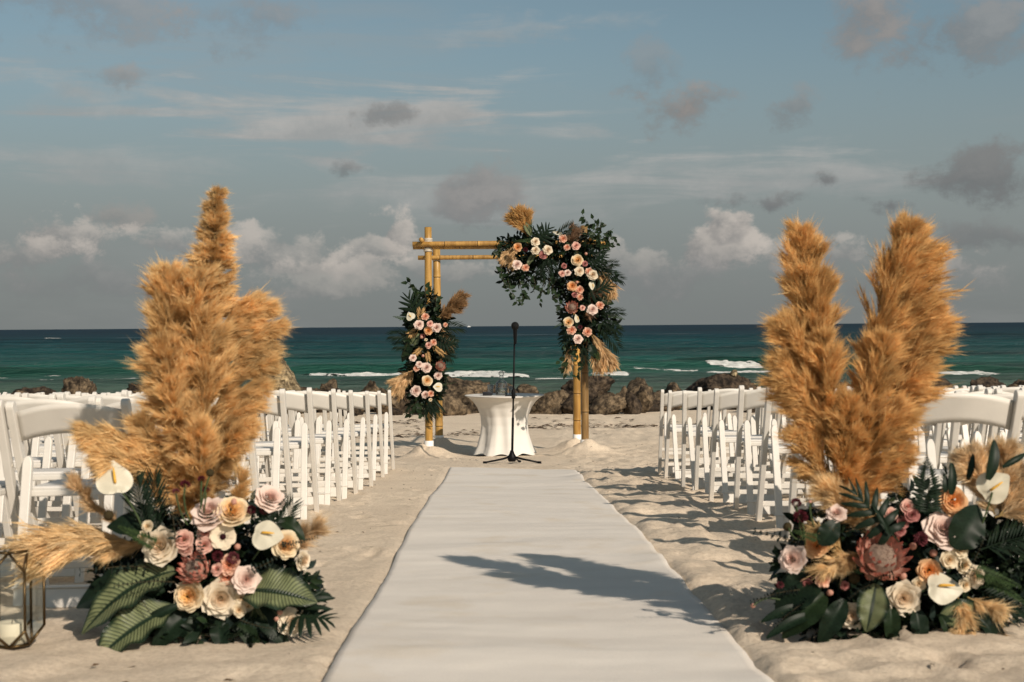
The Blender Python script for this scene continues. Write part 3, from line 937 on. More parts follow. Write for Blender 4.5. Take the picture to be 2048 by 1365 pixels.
for k in range(1700):
    band = rng.choice(3, p=(.45, .35, .2))
    yc = (24.8, 27.2, 22.6)[band]
    x = rng.uniform(-7, 9)
    dens = fbm(np.array(x), np.array(float(band)), .7, 3, 31)
    if dens < -.1 + .25 * rng.rand(): continue
    y = yc + rng.normal(0, .45) + .5 * math.sin(x * .7 + band)
    for q in range(2): flake(x + rng.normal(0, .08), y + rng.normal(0, .08), rng.uniform(.03, .10))
tag(mk('seaweed', mb_v, mb_f, 'weed'), 'dry brown seaweed scattered in a line before the boulders', None, kind='stuff')
mb_v, mb_f, n = [], [], 0
for k in range(420):
    y = rng.uniform(3.8, 20); x = rng.uniform(-1.6, 1.8) * (1 + y * .03)
    el_, er_ = run_edges(np.array(y))
    if el_ - .02 < x < er_ + .02 and y < RUN_Y1: continue
    flake(x, y, rng.uniform(.006, .02), -.012)
tag(mk('beach_litter', mb_v, mb_f, 'weed'), 'tiny dark specks of weed and shell on the sand', None, kind='stuff')

# ------------------------------------------------------------------ aisle runner
ys = np.arange(RUN_Y0, RUN_Y1 + .001, .03); us = np.concatenate([[-.004], np.linspace(0, 1, 49), [1.004]])
U, Yg = np.meshgrid(us, ys)
el_, er_ = run_edges(Yg)
Xg = el_ + (er_ - el_) * U
edge = np.minimum(U, 1 - U)
wr = .55 * (fbm(Xg * .45, Yg, 2.2, 4, 8) * .015 + fbm(Xg * .22 + Yg * .12, Yg, 4.0, 3, 12) * .007 - np.abs(fbm(Xg * .3 - Yg * .15, Yg, 2.4, 3, 14)) * .012 + fbm(Xg, Yg, 9, 2, 15) * .003)
lift = np.exp(-((Xg - er_) / .12) ** 2) * np.clip(fbm(Yg, Yg * 0 + 2, 1.3, 3, 66), -.1, 1) * .05
Zg = base_z(Yg) + fbm(Xg, Yg, .55, 2, 41) * .03 + .004 + wr + lift
Zg = np.where(edge < 0, Zg - .022, Zg)
Vr = np.stack([Xg, Yg, Zg], -1).reshape(-1, 3)
nx, ny = len(us), len(ys)
i = np.arange((ny - 1) * (nx - 1)); a = (i // (nx - 1)) * nx + i % (nx - 1)
tag(mk('aisle_runner', Vr, np.stack([a, a + 1, a + nx + 1, a + nx], 1), 'carpet', smooth=True),
    'long white fabric aisle runner laid over the sand', 'aisle runner')


# ------------------------------------------------------------------ folding chairs
def arc(c, r, a0, a1, n):
    return [(c[0] + r * math.cos(t), c[1] + r * math.sin(t)) for t in np.linspace(a0, a1, n)]


def slat_side(p0, p1, th, x0, x1, round_top=True):
    """bar seen from the side (y, z): from foot p0 to top p1, rounded top"""
    p0, p1 = np.array(p0), np.array(p1); t = unit(p1 - p0); nrm = np.array((-t[1], t[0])); h = th / 2
    ang = math.atan2(t[1], t[0])
    foot_l = p0 + nrm * h; foot_r = p0 - nrm * h
    foot_l = foot_l - t * (foot_l[1] / t[1]); foot_r = foot_r - t * (foot_r[1] / t[1])
    c = p1 - t * h
    poly = [tuple(foot_r)] + arc(c, h, ang - math.pi / 2, ang + math.pi / 2, 9) + [tuple(foot_l)]
    return extrude_poly(poly, 'x', x0, x1, .0035, 2)


def chair_parts():
    out = []
    F0, T0 = np.array((.2, 0.)), np.array((-.155, .785))
    tdir = unit(T0 - F0)

    def at(z): return F0 + tdir * (z / tdir[1])
    for s in (-1, 1):
        xa, xb = sorted((s * .199, s * .228))
        out.append(('back_post', *slat_side(F0, T0, .044, xa, xb)))
    # rear legs: picket tops, rounded when seen from behind
    for s in (-1, 1):
        cx = s * .176
        poly = [(-.018, 0), (.018, 0), (.018, .545)] + [(.018 * math.cos(t), .545 + .034 * math.sin(t)) for t in np.linspace(.35, math.pi - .35, 7)] + [(-.018, .545)]
        Vl, Fl = extrude_poly([(a + cx, b) for a, b in poly], 'y', -.013, .013, .0035, 2)
        # lean: top forward of foot
        k = .150 / .57
        Vl = Vl.copy(); Vl[:, 1] += -.228 + Vl[:, 2] * k
        out.append(('rear_leg', Vl, Fl))
    # seat frame and pad
    out.append(('seat', *extrude_poly([(-.195, -.088), (.195, -.088), (.195, .20)] + arc((.165, .215), .03, 0, math.pi / 2, 4) + arc((-.165, .215), .03, math.pi / 2, math.pi, 4) + [(-.195, .20)], 'z', .424, .449, .005, 2)))
    Vp, Fp = box(-.172, .172, -.07, .222, .447, .462, .007, 2)
    out.append(('seat_pad', Vp, Fp))
    # backrest: arched, bowed to the rear, leaning with the posts
    n, mrows, th = 17, 6, .017
    V = []
    for side in (0, 1):
        for r in range(mrows):
            v = r / (mrows - 1)
            for i in range(n):
                s = -1 + 2 * i / (n - 1)
                zz = .632 + .113 * v + .030 * (1 - s * s) - (.006 if r in (0, mrows - 1) and side == 0 else 0) * (1 if r else -1)
                b = at(zz)
                y = b[0] + .004 - .030 * (1 - s * s) * (0.8 + .2 * v) + (th if side == 0 else 0)
                V.append((s * .2005, y, zz))
    Fc = []
    m_ = n * mrows
    for r in range(mrows - 1):
        for i in range(n - 1):
            a = r * n + i
            Fc.append((a, a + n, a + n + 1, a + 1)); Fc.append((m_ + a, m_ + a + 1, m_ + a + n + 1, m_ + a + n))
    for i in range(n - 1):
        Fc.append((i, i + 1, m_ + i + 1, m_ + i)); a = (mrows - 1) * n + i; Fc.append((a + 1, a, m_ + a, m_ + a + 1))
    for r in range(mrows - 1):
        a = r * n; Fc.append((a, m_ + a, m_ + a + n, a + n)); a = r * n + n - 1; Fc.append((a, a + n, m_ + a + n, m_ + a))
    out.append(('backrest', np.array(V), Fc))
    # stretchers
    k = .150 / .57

    def rear_bar(z0, z1, hx, th_):
        Vb, Fb = box(-hx, hx, -th_ / 2, th_ / 2, z0, z1, .003, 1)
        Vb[:, 1] += -.228 + Vb[:, 2] * k; return Vb, Fb
    out.append(('rear_stretcher', *rear_bar(.030, .100, .1585, .018)))
    out.append(('foot_rail', *rear_bar(.1005, .108, .202, .034)))
    for z in (.135, .235):
        b = at(z); out.append(('front_stretcher', *box(-.2, .2, b[0] - .010, b[0] + .010, z - .014, z + .014, .003, 1)))
    # hinge pins
    for s in (-1, 1):
        b = at(.535)
        Vt, Ft = tube([(s * .194, b[0], .535), (s * .2305, b[0], .535)], .0055, 8)
        out.append(('hinge_pin', Vt, Ft))
    return out


CH = []
for nm, V, Fc in chair_parts():
    CH.append((nm, mesh(nm, V, Fc, 'pad' if nm == 'seat_pad' else ('wire' if nm == 'hinge_pin' else 'plastic'), nm in ('backrest', 'hinge_pin'))))
ORD = ['first', 'second', 'third', 'fourth', 'fifth', 'sixth', 'seventh', 'eighth', 'ninth', 'tenth', 'eleventh']
ROWS = {  # front-foot depth and aisle-side post position of each row, front row first
    1: ([13.2, 12.55, 11.35, 10.6, 9.75, 8.75, 7.95, 7.15, 6.4, 5.65], [1.345, 1.345, 1.35, 1.35, 1.345, 1.35, 1.36, 1.38, 1.41, 1.452]),
    -1: ([13.7, 12.75, 11.5, 10.5, 9.7, 8.7, 8.0, 7.2, 6.4, 5.6], [1.14, 1.16, 1.14, 1.15, 1.17, 1.18, 1.23, 1.27, 1.33, 1.41])}
rng = np.random.RandomState(21)
for side in (1, -1):
    block = 'twin-plume side' if side > 0 else 'single-plume side'
    for r, (d, xe) in enumerate(zip(*ROWS[side])):
        k = 0
        while True:
            xc = side * (xe + .225 + k * .474) - .0102 * 0 + rng.normal(0, .008) * (k > 0)
            if abs(xc) - .24 > .365 * d + .1: break
            yc = d - .2 + (rng.normal(0, .03) if k else 0) + .02 * math.sin(k * 1.7 + r)
            zc = min(float(sand_z(xc + dx, yc + dy)) for dx in (-.2, .2) for dy in (-.2, .2))
            zc = .5 * zc + .5 * float(base_z(yc)) - .012
            slope = math.atan2(float(base_z(yc + .2) - base_z(yc - .2)), .4)
            e = thing('folding_chair', (xc, yc, zc), 'white folding chair, %s from the aisle, %s row from the arch, %s' % (ORD[k], ORD[r], block),
                      'chair', 'white folding chairs on the ' + block, world_parts=False)
            e.rotation_euler = (slope + rng.normal(0, .008), rng.normal(0, .010), rng.normal(0, .05) if k else rng.normal(0, .022))
            for nm, me in CH:
                o = bpy.data.objects.new(nm, me); COL.objects.link(o); o.parent = e
            k += 1


# ------------------------------------------------------------------ bamboo arch
def culm(p0, p1, r0, r1, seed, node=.36, nseg=14, tone=(.50, .30, .085)):
    """bamboo pole with swollen nodes; returns V, F, C"""
    rng = np.random.RandomState(seed)
    p0, p1 = np.array(p0, float), np.array(p1, float); Ln = np.linalg.norm(p1 - p0)
    ts = [0.]; rad = [1.]; dark = [0.]
    t = rng.uniform(.1, node)
    while t < Ln - .05:
        for dt, rr, dk in ((-.03, 1.0, 0), (-.012, .985, .0), (-.008, .955, .75), (-.002, .96, .85), (.003, 1.055, .15), (.010, 1.06, -.35), (.022, 1.015, -.1), (.06, 1.0, 0)):
            ts.append(t + dt); rad.append(rr); dark.append(dk)
        t += node * rng.uniform(.8, 1.25)
    ts.append(Ln); rad.append(1.); dark.append(0.)
    ts = np.array(ts); o_ = np.argsort(ts); ts = ts[o_]; rad = np.array(rad)[o_]; dark = np.array(dark)[o_]
    ax = unit(p1 - p0); x, y, _ = frame(ax)
    bend = np.sin(ts / Ln * math.pi * rng.uniform(.7, 1.6)) * rng.uniform(-.012, .012)
    pts = p0 + np.outer(ts, ax) + np.outer(bend, x)
    V, Fc = tube(pts, rad * (r0 + (r1 - r0) * ts / Ln), nseg)
    seg = np.cumsum(dark > .8) ; tones = rng.uniform(.8, 1.18, seg.max() + 2)
    C = np.repeat(np.array(tone)[None] * (tones[seg] * (1 - .75 * np.clip(dark, -.4, 1)))[:, None], nseg, 0)
    return V, Fc, np.clip(C, 0, 1)


arch = thing('bamboo_arch', (0, 18, float(base_z(18))), 'square bamboo arch of paired posts and beams standing in the sand', 'arch')
POLE_R = .047
top_px = [(856, 455), (873, 497), (1168, 452), (1152, 497)]
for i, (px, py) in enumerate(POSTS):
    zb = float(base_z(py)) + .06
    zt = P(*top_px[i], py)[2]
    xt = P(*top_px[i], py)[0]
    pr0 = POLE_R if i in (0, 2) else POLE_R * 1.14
    V, Fc, C = culm((px, py, zb - .25), (xt, py, zt), pr0, pr0 * .92, 40 + i, .42, tone=((.50, .30, .085), (.46, .28, .085), (.21, .13, .052), (.43, .245, .065))[i])  # right front post: browner culm, with the garland's shade painted into its tone
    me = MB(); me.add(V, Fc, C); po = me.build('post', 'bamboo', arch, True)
    # top of the solid pole: dark disc standing in for the shade of a hollow
    q = MB(); Vc, Fc2 = lathe([(POLE_R * .92 * .72, 0), (POLE_R * .92 * .72, .002)], 14); q.add(Vc + np.array((xt, py, zt + .001)), Fc2); hb = q.build('hollow_shade_disc', 'wick', None)
    hb.parent = po
    zs = zb + .10
    Vs, Fs = lathe([(.057, -.35), (.057, .045), (.054, .05), (.049, .05), (.049, -.30)], 20, False)
    sl = MB(); sl.add(Vs + np.array((px, py, zs)), Fs); so = sl.build('base_sleeve', 'sleeve', None, True); so.parent = po


def beam(a, b, r, seed, tone=(.46, .27, .08), nm='beam'):
    V, Fc, C = culm(a, b, r, r * .94, seed, .45, 12, tone); q = MB(); q.add(V, Fc, C); return q.build(nm, 'bamboo', arch, True)


yf, yr = 17.2 - .075, 19.0 - .07
beam(P(825, 489, yf), P(1212, 485, yf), .032, 61)
beam(P(826, 495.5, yf + .07), P(1210, 494, yf + .07), .024, 62)
beam(P(836, 516, yr), P(1190, 513, yr), .030, 63)
zsb = P(842, 480, 17.0)[2]
beam((P(842, 480, 16.95)[0], 16.95, zsb), (P(862, 500, 19.2)[0], 19.2, zsb - .05), .026, 64, nm='side_beam')
beam((P(1182, 476, 16.95)[0], 16.95, zsb), (P(1164, 500, 19.2)[0], 19.2, zsb - .05), .026, 65, nm='side_beam')
for i, (px, py, dd) in enumerate(((856, 481, 17.2), (856, 500, 17.2), (873, 519, 19.0), (856, 489, 17.2))):
    c = P(px, py, dd)
    Vt, Ft = lathe([(.052, -.006), (.055, -.002), (.055, .004), (.052, .008)], 18)
    q = MB(); q.add(Vt + c, Ft)
    for s in (-.016, .016): q.add(Vt + c + np.array((0, 0, s)), Ft)
    q.build('lashing', 'wire', arch, True)

# ------------------------------------------------------------------ covered table and what stands on it
TD = 18.0
tb = P(1010, 912, TD)
tx, tz = float(P(1009, 790, TD)[0]), float(base_z(TD)) + .01
HT = P(1009, 791, TD)[2] - tz
tr = 160 / 2 * TD / F_PX
tab = thing('cocktail_table', (tx, TD, tz), 'round pedestal table hidden under a white stretch cover', 'table', world_parts=False)
V, Fc = lathe([(.0, HT - .028), (tr - .075, HT - .028), (tr - .07, HT - .016), (tr - .075, HT - .006), (0, HT - .006)], 40, False); MB().add(V, Fc).build('table_top', 'wood_top', tab, True)
V, Fc = tube([(0, 0, .02), (0, 0, HT - .03)], .035, 14); MB().add(V, Fc).build('pedestal', 'black', tab, True)
V, Fc = lathe([(0, .0), (.26, .0), (.26, .012), (.05, .03), (0, .03)], 24, False); MB().add(V, Fc).build('base', 'black', tab, True)
# stretch cover: four feet, flared waist
nth, nz_ = 96, 40
th = np.linspace(0, 2 * math.pi, nth, endpoint=False)
V = []
for j in range(nz_ + 1):
    v = j / nz_
    z = HT * v
    rr = np.interp(v, [0, .15, .35, .5, .65, .8, .9, .96, 1], [.395, .345, .305, .292, .302, .345, .398, .448, tr])
    foot = (1 - v) ** 1.6
    lob = np.cos(4 * (th + .5)) ** 2
    rad = rr * (1 + 0 * th) + foot * (.055 * lob - .035)
    rad = rad + .005 * np.sin(13 * th + 3 * v) * np.sin(math.pi * v) + .006 * np.sin(29 * th) * foot * np.cos(4 * (th + .5)) ** 2
    zz = z + foot ** 6 * (1 - lob) * .03
    V.append(np.stack([rad * np.cos(th), rad * np.sin(th), zz], 1))
for k_, rr in enumerate((tr - .006, tr - .03, .2, .02)):
    V.append(np.stack([rr * np.cos(th), rr * np.sin(th), np.full(nth, HT + (.004 if k_ == 0 else .005))], 1))
rows = len(V); V = np.vstack(V); Fc = []
for j in range(rows - 1):
    for q in range(nth):
        w = (q + 1) % nth; Fc.append((j * nth + q, j * nth + w, (j + 1) * nth + w, (j + 1) * nth + q))
Fc.append(tuple(range((rows - 1) * nth, rows * nth)))
cov = mk('table_cover', V, Fc, 'cloth', smooth=True); cov.location = (tx, TD, tz)
tag(cov, 'white stretch fabric cover pulled tight over the round table', 'table cover')
ztop = tz + HT + .006


def on_table(px, dy): return (float(P(px, 790, TD + dy)[0]), TD + dy, ztop)


# decanter with ball stopper
dc = thing('decanter', on_table(1003, -.1), 'clear glass decanter with a round stopper on the covered table', 'decanter', world_parts=False)
V, Fc = lathe([(.0, .002), (.075, .002), (.08, .01), (.078, .05), (.076, .14), (.066, .165), (.035, .19), (.026, .205), (.026, .235), (.034, .242)], 24, False); MB().add(V, Fc).build('bottle', 'glass', dc, True)
V, Fc = lathe([(.0, .006), (.070, .006), (.072, .09), (0, .09)], 24, False); MB().add(V, Fc).build('water', mat_glass('water_glass', (.86, .90, .88), .2), dc, True)
bmx = bmesh.new(); bmesh.ops.create_uvsphere(bmx, u_segments=14, v_segments=10, radius=.036)
Vb = np.array([v.co[:] for v in bmx.verts]) + np.array((0, 0, .272)); Fb = [tuple(v.index for v in f.verts) for f in bmx.faces]; bmx.free()
MB().add(Vb, Fb).build('stopper', 'glass', dc, True)
for px, dy, h, r_, lab in ((981, .02, .13, .04, 'empty drinking glass beside the decanter on the covered table'), (1023, -.02, .11, .036, 'small tumbler next to the microphone stand on the covered table')):
    g = thing('drinking_glass', on_table(px, dy), lab, 'glass', 'glasses on the covered table', world_parts=False)
    V, Fc = lathe([(0, .002), (r_ * .8, .002), (r_, h), (r_ * .94, h), (r_ * .76, .012), (0, .012)], 20, False); MB().add(V, Fc).build('tumbler', 'glass', g, True)
kx = thing('dark_case', on_table(975, -.15), 'small dark case lying on the covered table', 'case', world_parts=False)
MB().add(*box(-.06, .06, -.04, .04, 0, .045, .012, 3)).build('case_body', 'blue', kx, True)
MB().add(*box(-.061, .061, -.041, .041, .024, .028, .001, 1)).build('lid_seam', 'black', kx)
lx = thing('black_clip', on_table(1022, -.3), 'flat black clip at the front of the covered table', 'clip', world_parts=False)
MB().add(*box(-.075, .075, -.02, .02, 0, .014, .005, 2)).build('clip_body', 'black', lx, True)

# ------------------------------------------------------------------ microphone stand
MD = 15.35
mx_ = float(P(1024, 926, MD)[0]); mz = float(sand_z(mx_, MD)) + .01
mtop = P(1029, 657, MD)
stand = thing('microphone_stand', (mx_, MD, mz), 'black straight microphone stand with tripod foot at the end of the runner', 'microphone stand')
base = np.array((mx_, MD, mz)); top = np.array((mtop[0], MD, mtop[2] - .10))
mid_ = base + (top - base) * .36
V, Fc = tube([base + (top - base) * .02, mid_], .0135, 12); MB().add(V, Fc).build('lower_tube', 'black', stand, True)
V, Fc = tube([mid_, top], .0095, 12); MB().add(V, Fc).build('upper_tube', 'black', stand, True)
V, Fc = lathe([(0, -.05), (.018, -.05), (.022, -.03), (.022, .03), (.016, .05), (0, .05)], 16, False); q = MB(); q.add(V + (base + (top - base) * .55), Fc); q.build('clutch', 'black', stand, True)
V, Fc = lathe([(0, .0), (.036, .0), (.046, .02), (.046, .055), (.028, .085), (.017, .12), (0, .12)], 18, False); q = MB(); q.add(V + base + np.array((0, 0, .015)), Fc); q.build('hub', 'black', stand, True)
for a in (-2.75, -.35, 1.3):
    e = np.array((math.cos(a), math.sin(a), 0))
    tip = base + e * .31; tip[2] = float(sand_z(tip[0], tip[1])) + .012
    V, Fc = tube([base + e * .03 + np.array((0, 0, .065)), base + e * .12 + np.array((0, 0, .045)), tip], [.012, .011, .009], 8); q = MB(); q.add(V, Fc); lg = q.build('leg', 'black', stand, True)
    V, Fc = tube([tip - e * .012, tip + e * .022], .014, 8); q = MB(); q.add(V, Fc); fo = q.build('rubber_foot', 'black', None, True); fo.parent = lg
V, Fc = tube([top, top + np.array((.004, -.008, .035)), top + np.array((.006, -.012, .07))], [.016, .017, .018], 12); MB().add(V, Fc).build('clip', 'black', stand, True)
mic = thing('microphone', mtop - np.array((0, 0, .17)), 'black handheld microphone clipped upright on the stand', 'microphone')
V, Fc = lathe([(0, -.17), (.014, -.17), (.016, -.16), (.021, -.03), (.023, -.012)], 16, False); MB().add(V + mtop + np.array((.006, -.012, .0)), Fc).build('handle', 'black', mic, True)
V, Fc = lathe([(.022, -.018), (.036, .0), (.041, .018), (.042, .028)] + [(.042 * math.cos(t), .028 + .042 * math.sin(t)) for t in np.linspace(.15, 1.5, 6)], 20, True); MB().add(V + mtop + np.array((.006, -.012, .0)), Fc).build('grille', 'grille', mic, True)

# ------------------------------------------------------------------ lantern with candle
LD = 4.38
lc = P(24, 1296, LD); lx_, lz = lc[0], float(sand_z(lc[0], LD)) + .004
lan = thing('glass_lantern', (lx_, LD, lz), 'faceted brass and glass lantern standing on the sand', 'lantern', world_parts=False)
hgt = P(24, 1101, LD)[2] - lz
rb, rm, rt = .064, .096, .060


def ring(r_, z, off): return [np.array((r_ * math.cos(off + k * math.pi / 3), r_ * math.sin(off + k * math.pi / 3), z)) for k in range(6)]


o0 = .22
B0 = ring(rb, .004, o0 + math.pi / 6); B1 = ring(rm, .056, o0); T1 = ring(rm, hgt - .056, o0); T0_ = ring(rt, hgt, o0 + math.pi / 6)
ebar = MB()


def eb(a, b): V, Fc = tube([a, b], .0046, 4); ebar.add(V, Fc)


panes = []
for k in range(6):
    k2 = (k + 1) % 6
    eb(B0[k], B0[k2]); eb(T0_[k], T0_[k2]); eb(B1[k], T1[k])
    eb(B0[k], B1[k]); eb(B0[k], B1[k2]); eb(T0_[k], T1[k]); eb(T0_[k], T1[k2])
    panes.append([B1[k], B1[k2], T1[k2], T1[k]]); panes.append([B0[k], B1[k2], B1[k]]); panes.append([B0[k], B0[k2], B1[k2]])
    panes.append([T0_[k], T1[k], T1[k2]]); panes.append([T0_[k], T1[k2], T0_[k2]])
ebar.build('frame', 'brass', lan, True)
for pn in panes:
    MB().add(pn, [tuple(range(len(pn)))]).build('pane', 'pane', lan)
V, Fc = lathe([(0, .001), (rb - .004, .001), (rb - .004, .004), (0, .004)], 6, False); MB().add(V, Fc).build('floor_plate', 'brass', lan)
can = thing('pillar_candle', (lx_ + .002, LD - .004, lz + .005), 'short cream pillar candle inside the brass lantern', 'candle', world_parts=False)
V, Fc = lathe([(0, 0), (.043, 0), (.044, .004), (.044, .062), (.041, .066), (.030, .063), (0, .060)], 28, False); MB().add(V, Fc).build('wax', 'wax', can, True)
V, Fc = tube([(0, 0, .058), (.001, 0, .066), (.003, 0, .073)], .0012, 5); MB().add(V, Fc).build('wick', 'wick', can)

# ------------------------------------------------------------------ plants: generators
def bez(p0, p1, p2, t):
    t = np.asarray(t)[:, None]
    return (1 - t) ** 2 * p0 + 2 * t * (1 - t) * p1 + t ** 2 * p2, 2 * (1 - t) * (p1 - p0) + 2 * t * (p2 - p1)


def norm_rows(a): return a / (np.linalg.norm(a, axis=-1, keepdims=True) + 1e-9)


def plume_arrays(p0, p1, p2, W, seed, sweep=(0, 0, 0), ncl=60, nbr=5, nfib=40, fl=.035, fw=.0022, open_=.36, curl=.3, tone=(.60, .385, .165), prof='mid', t0=.0):
    """feathery pampas head: branchlets clustered in tufts round a curved axis, each clothed in fine hairs"""
    rng = np.random.RandomState(seed)
    p0, p1, p2 = (np.asarray(q, float) for q in (p0, p1, p2))
    t = np.sort(rng.uniform(.02, 1.0, ncl)) ** .92
    C, T = bez(p0, p1, p2, t0 + (1 - t0) * t); T = norm_rows(T)
    if prof == 'mid': pr = np.sin(math.pi * np.clip(t * .90 + .05, 0, 1)) ** .8
    elif prof == 'spike': pr = np.clip(1.08 - t, .06, 1) ** .85 * np.clip(t * 6 + .4, 0, 1)
    else: pr = np.clip(t * 1.6 + .12, 0, 1) * np.clip((1.12 - t) * 2.2, .1, 1)
    ref = np.where(np.abs(T[:, 2:3]) < .9, np.array([[0, 0, 1.]]), np.array([[1., 0, 0]]))
    X = norm_rows(np.cross(ref, T)); Y = np.cross(T, X)
    ph = rng.uniform(0, 2 * math.pi, ncl)
    # branchlets
    ph = np.repeat(ph, nbr) + rng.normal(0, .22, ncl * nbr)
    k = np.repeat(np.arange(ncl), nbr)
    out = np.cos(ph)[:, None] * X[k] + np.sin(ph)[:, None] * Y[k]
    op = np.repeat(open_ * rng.uniform(.6, 1.25, ncl), nbr) * rng.uniform(.85, 1.15, len(k))
    d0 = norm_rows(T[k] * np.cos(op)[:, None] + out * np.sin(op)[:, None] + np.asarray(sweep) * rng.uniform(.5, 1.2, (len(k), 1)))
    ln = W * pr[k] * np.repeat(rng.uniform(.7, 1.3, ncl), nbr) * rng.uniform(.8, 1.15, len(k)) / math.sin(open_) * (1 + .35 * np.linalg.norm(sweep))
    droop = out * curl + np.asarray(sweep) * .8 + np.array((0, 0, -.28)) + np.repeat(rng.normal(0, .18, (ncl, 3)), nbr, 0) + rng.normal(0, .08, (len(k), 3))
    base = C[k] + out * (W * .03)
    # hairs
    nb = len(k)
    s = rng.uniform(.08, 1.0, (nb, nfib))
    s3 = s[..., None]
    pos = base[:, None] + ln[:, None, None] * (s3 * d0[:, None] + s3 ** 2 * .42 * droop[:, None])
    tan = norm_rows(d0[:, None] + 2 * s3 * .42 * droop[:, None])
    hd = norm_rows(tan + rng.normal(0, .22, pos.shape) + np.asarray(sweep) * .35)
    hl = fl * rng.uniform(.55, 1.2, (nb, nfib, 1)) * (.85 + .35 * s3) * np.where(rng.rand(nb, nfib, 1) > .94, 1.6, 1.0)
    side = norm_rows(np.cross(hd, rng.normal(size=pos.shape)))
    w = fw * rng.uniform(.7, 1.5, (nb, nfib, 1))
    a = pos - side * w; b = pos + side * w; c = pos + hd * hl
    V = np.stack([a, b, c], 2).reshape(-1, 3)
    tint = np.array(tone) * np.repeat(rng.uniform(.86, 1.12, ncl), nbr)[:, None, None]
    tint = tint * (1 + np.array((.0, .03, .08)) * rng.normal(0, 1, (nb, 1, 1)))
    colv = np.repeat((tint * (.82 + .30 * s3))[:, :, None, :], 3, 2).reshape(-1, 3)
    Fc = np.arange(len(V)).reshape(-1, 3)
    return V, Fc, np.clip(colv, .01, 1)


def stem_arrays(p0, p1, p2, r, c, n0):
    pts, _ = bez(np.asarray(p0, float), np.asarray(p1, float), np.asarray(p2, float), np.linspace(0, .97, 10))
    V, Fc = tube(pts, np.linspace(r, r * .4, 10), 3, False)
    tri = []
    for f in Fc: tri += [(f[0], f[1], f[2]), (f[0], f[2], f[3])]
    return V, np.array(tri) + n0, np.tile(np.array(c), (len(V), 1))


def plume(parent, px0, px1, px2, d, wpx, seed, dd=(0, 0, 0), label=None, name='pampas_plume', **kw):
    """axis given by three photo pixels at distance d (+ small depth offsets)"""
    p = [P(q[0], q[1], d + o) for q, o in zip((px0, px1, px2), dd)]
    W = wpx * (.55 if d < 8 else .58) * d / F_PX / 2
    V, Fc, C = plume_arrays(*p, W, seed, **kw)
    Vs, Fs, Cs = stem_arrays(*p, .0035 if d < 8 else .006, (.42, .30, .13), len(V))
    o = ob(name, mesh(name, np.vstack([V, Vs]), np.vstack([Fc, Fs]), 'pampas', False, np.vstack([C, Cs])), parent)
    if label: o['label'] = label
    return o


# ---- flowers (unit radius, facing +z)
def petal(phi, rho, alpha, z0, z1, r0, lip, u_n=7, v_n=6, pointy=.12, wob=0., rng=None, edge=.08):
    u = np.linspace(-1, 1, u_n); v = np.linspace(0, 1, v_n)
    Ug, Vg = np.meshgrid(u, v)
    wid = np.sin(np.clip(.22 + Vg * .95, 0, 1.35) * math.pi / 1.7) ** .7
    top = 1 - (1 - pointy * 0) * (np.abs(Ug) ** 2.4) * .22
    vv = Vg * top
    tip = np.exp(-(Ug / .28) ** 2) * pointy * Vg ** 3
    r_ = r0 + (rho - r0) * vv ** .75 + lip * np.clip(vv - .62, 0, 1) ** 1.5 * 2.2 + edge * np.abs(Ug) ** 2 * vv
    z_ = z0 + (z1 - z0) * vv ** 1.15 - abs(lip) * np.clip(vv - .72, 0, 1) ** 2 * 3.2
    r_ = r_ + tip * (1 if rho > .5 else .2); z_ = z_ + tip * .2
    if rng is not None and wob:
        z_ = z_ + wob * np.sin(Ug * rng.uniform(2, 5) + rng.uniform(0, 6)) * Vg ** 2
        r_ = r_ * (1 + wob * .8 * np.sin(Ug * rng.uniform(2, 5) + rng.uniform(0, 6)) * Vg)
    an = phi + Ug * alpha * wid
    V = np.stack([r_ * np.cos(an), r_ * np.sin(an), z_], -1).reshape(-1, 3)
    Fc = []
    for j in range(v_n - 1):
        for i in range(u_n - 1):
            a = j * u_n + i; Fc.append((a, a + 1, a + u_n + 1, a + u_n))
    return V, Fc, Vg.reshape(-1)


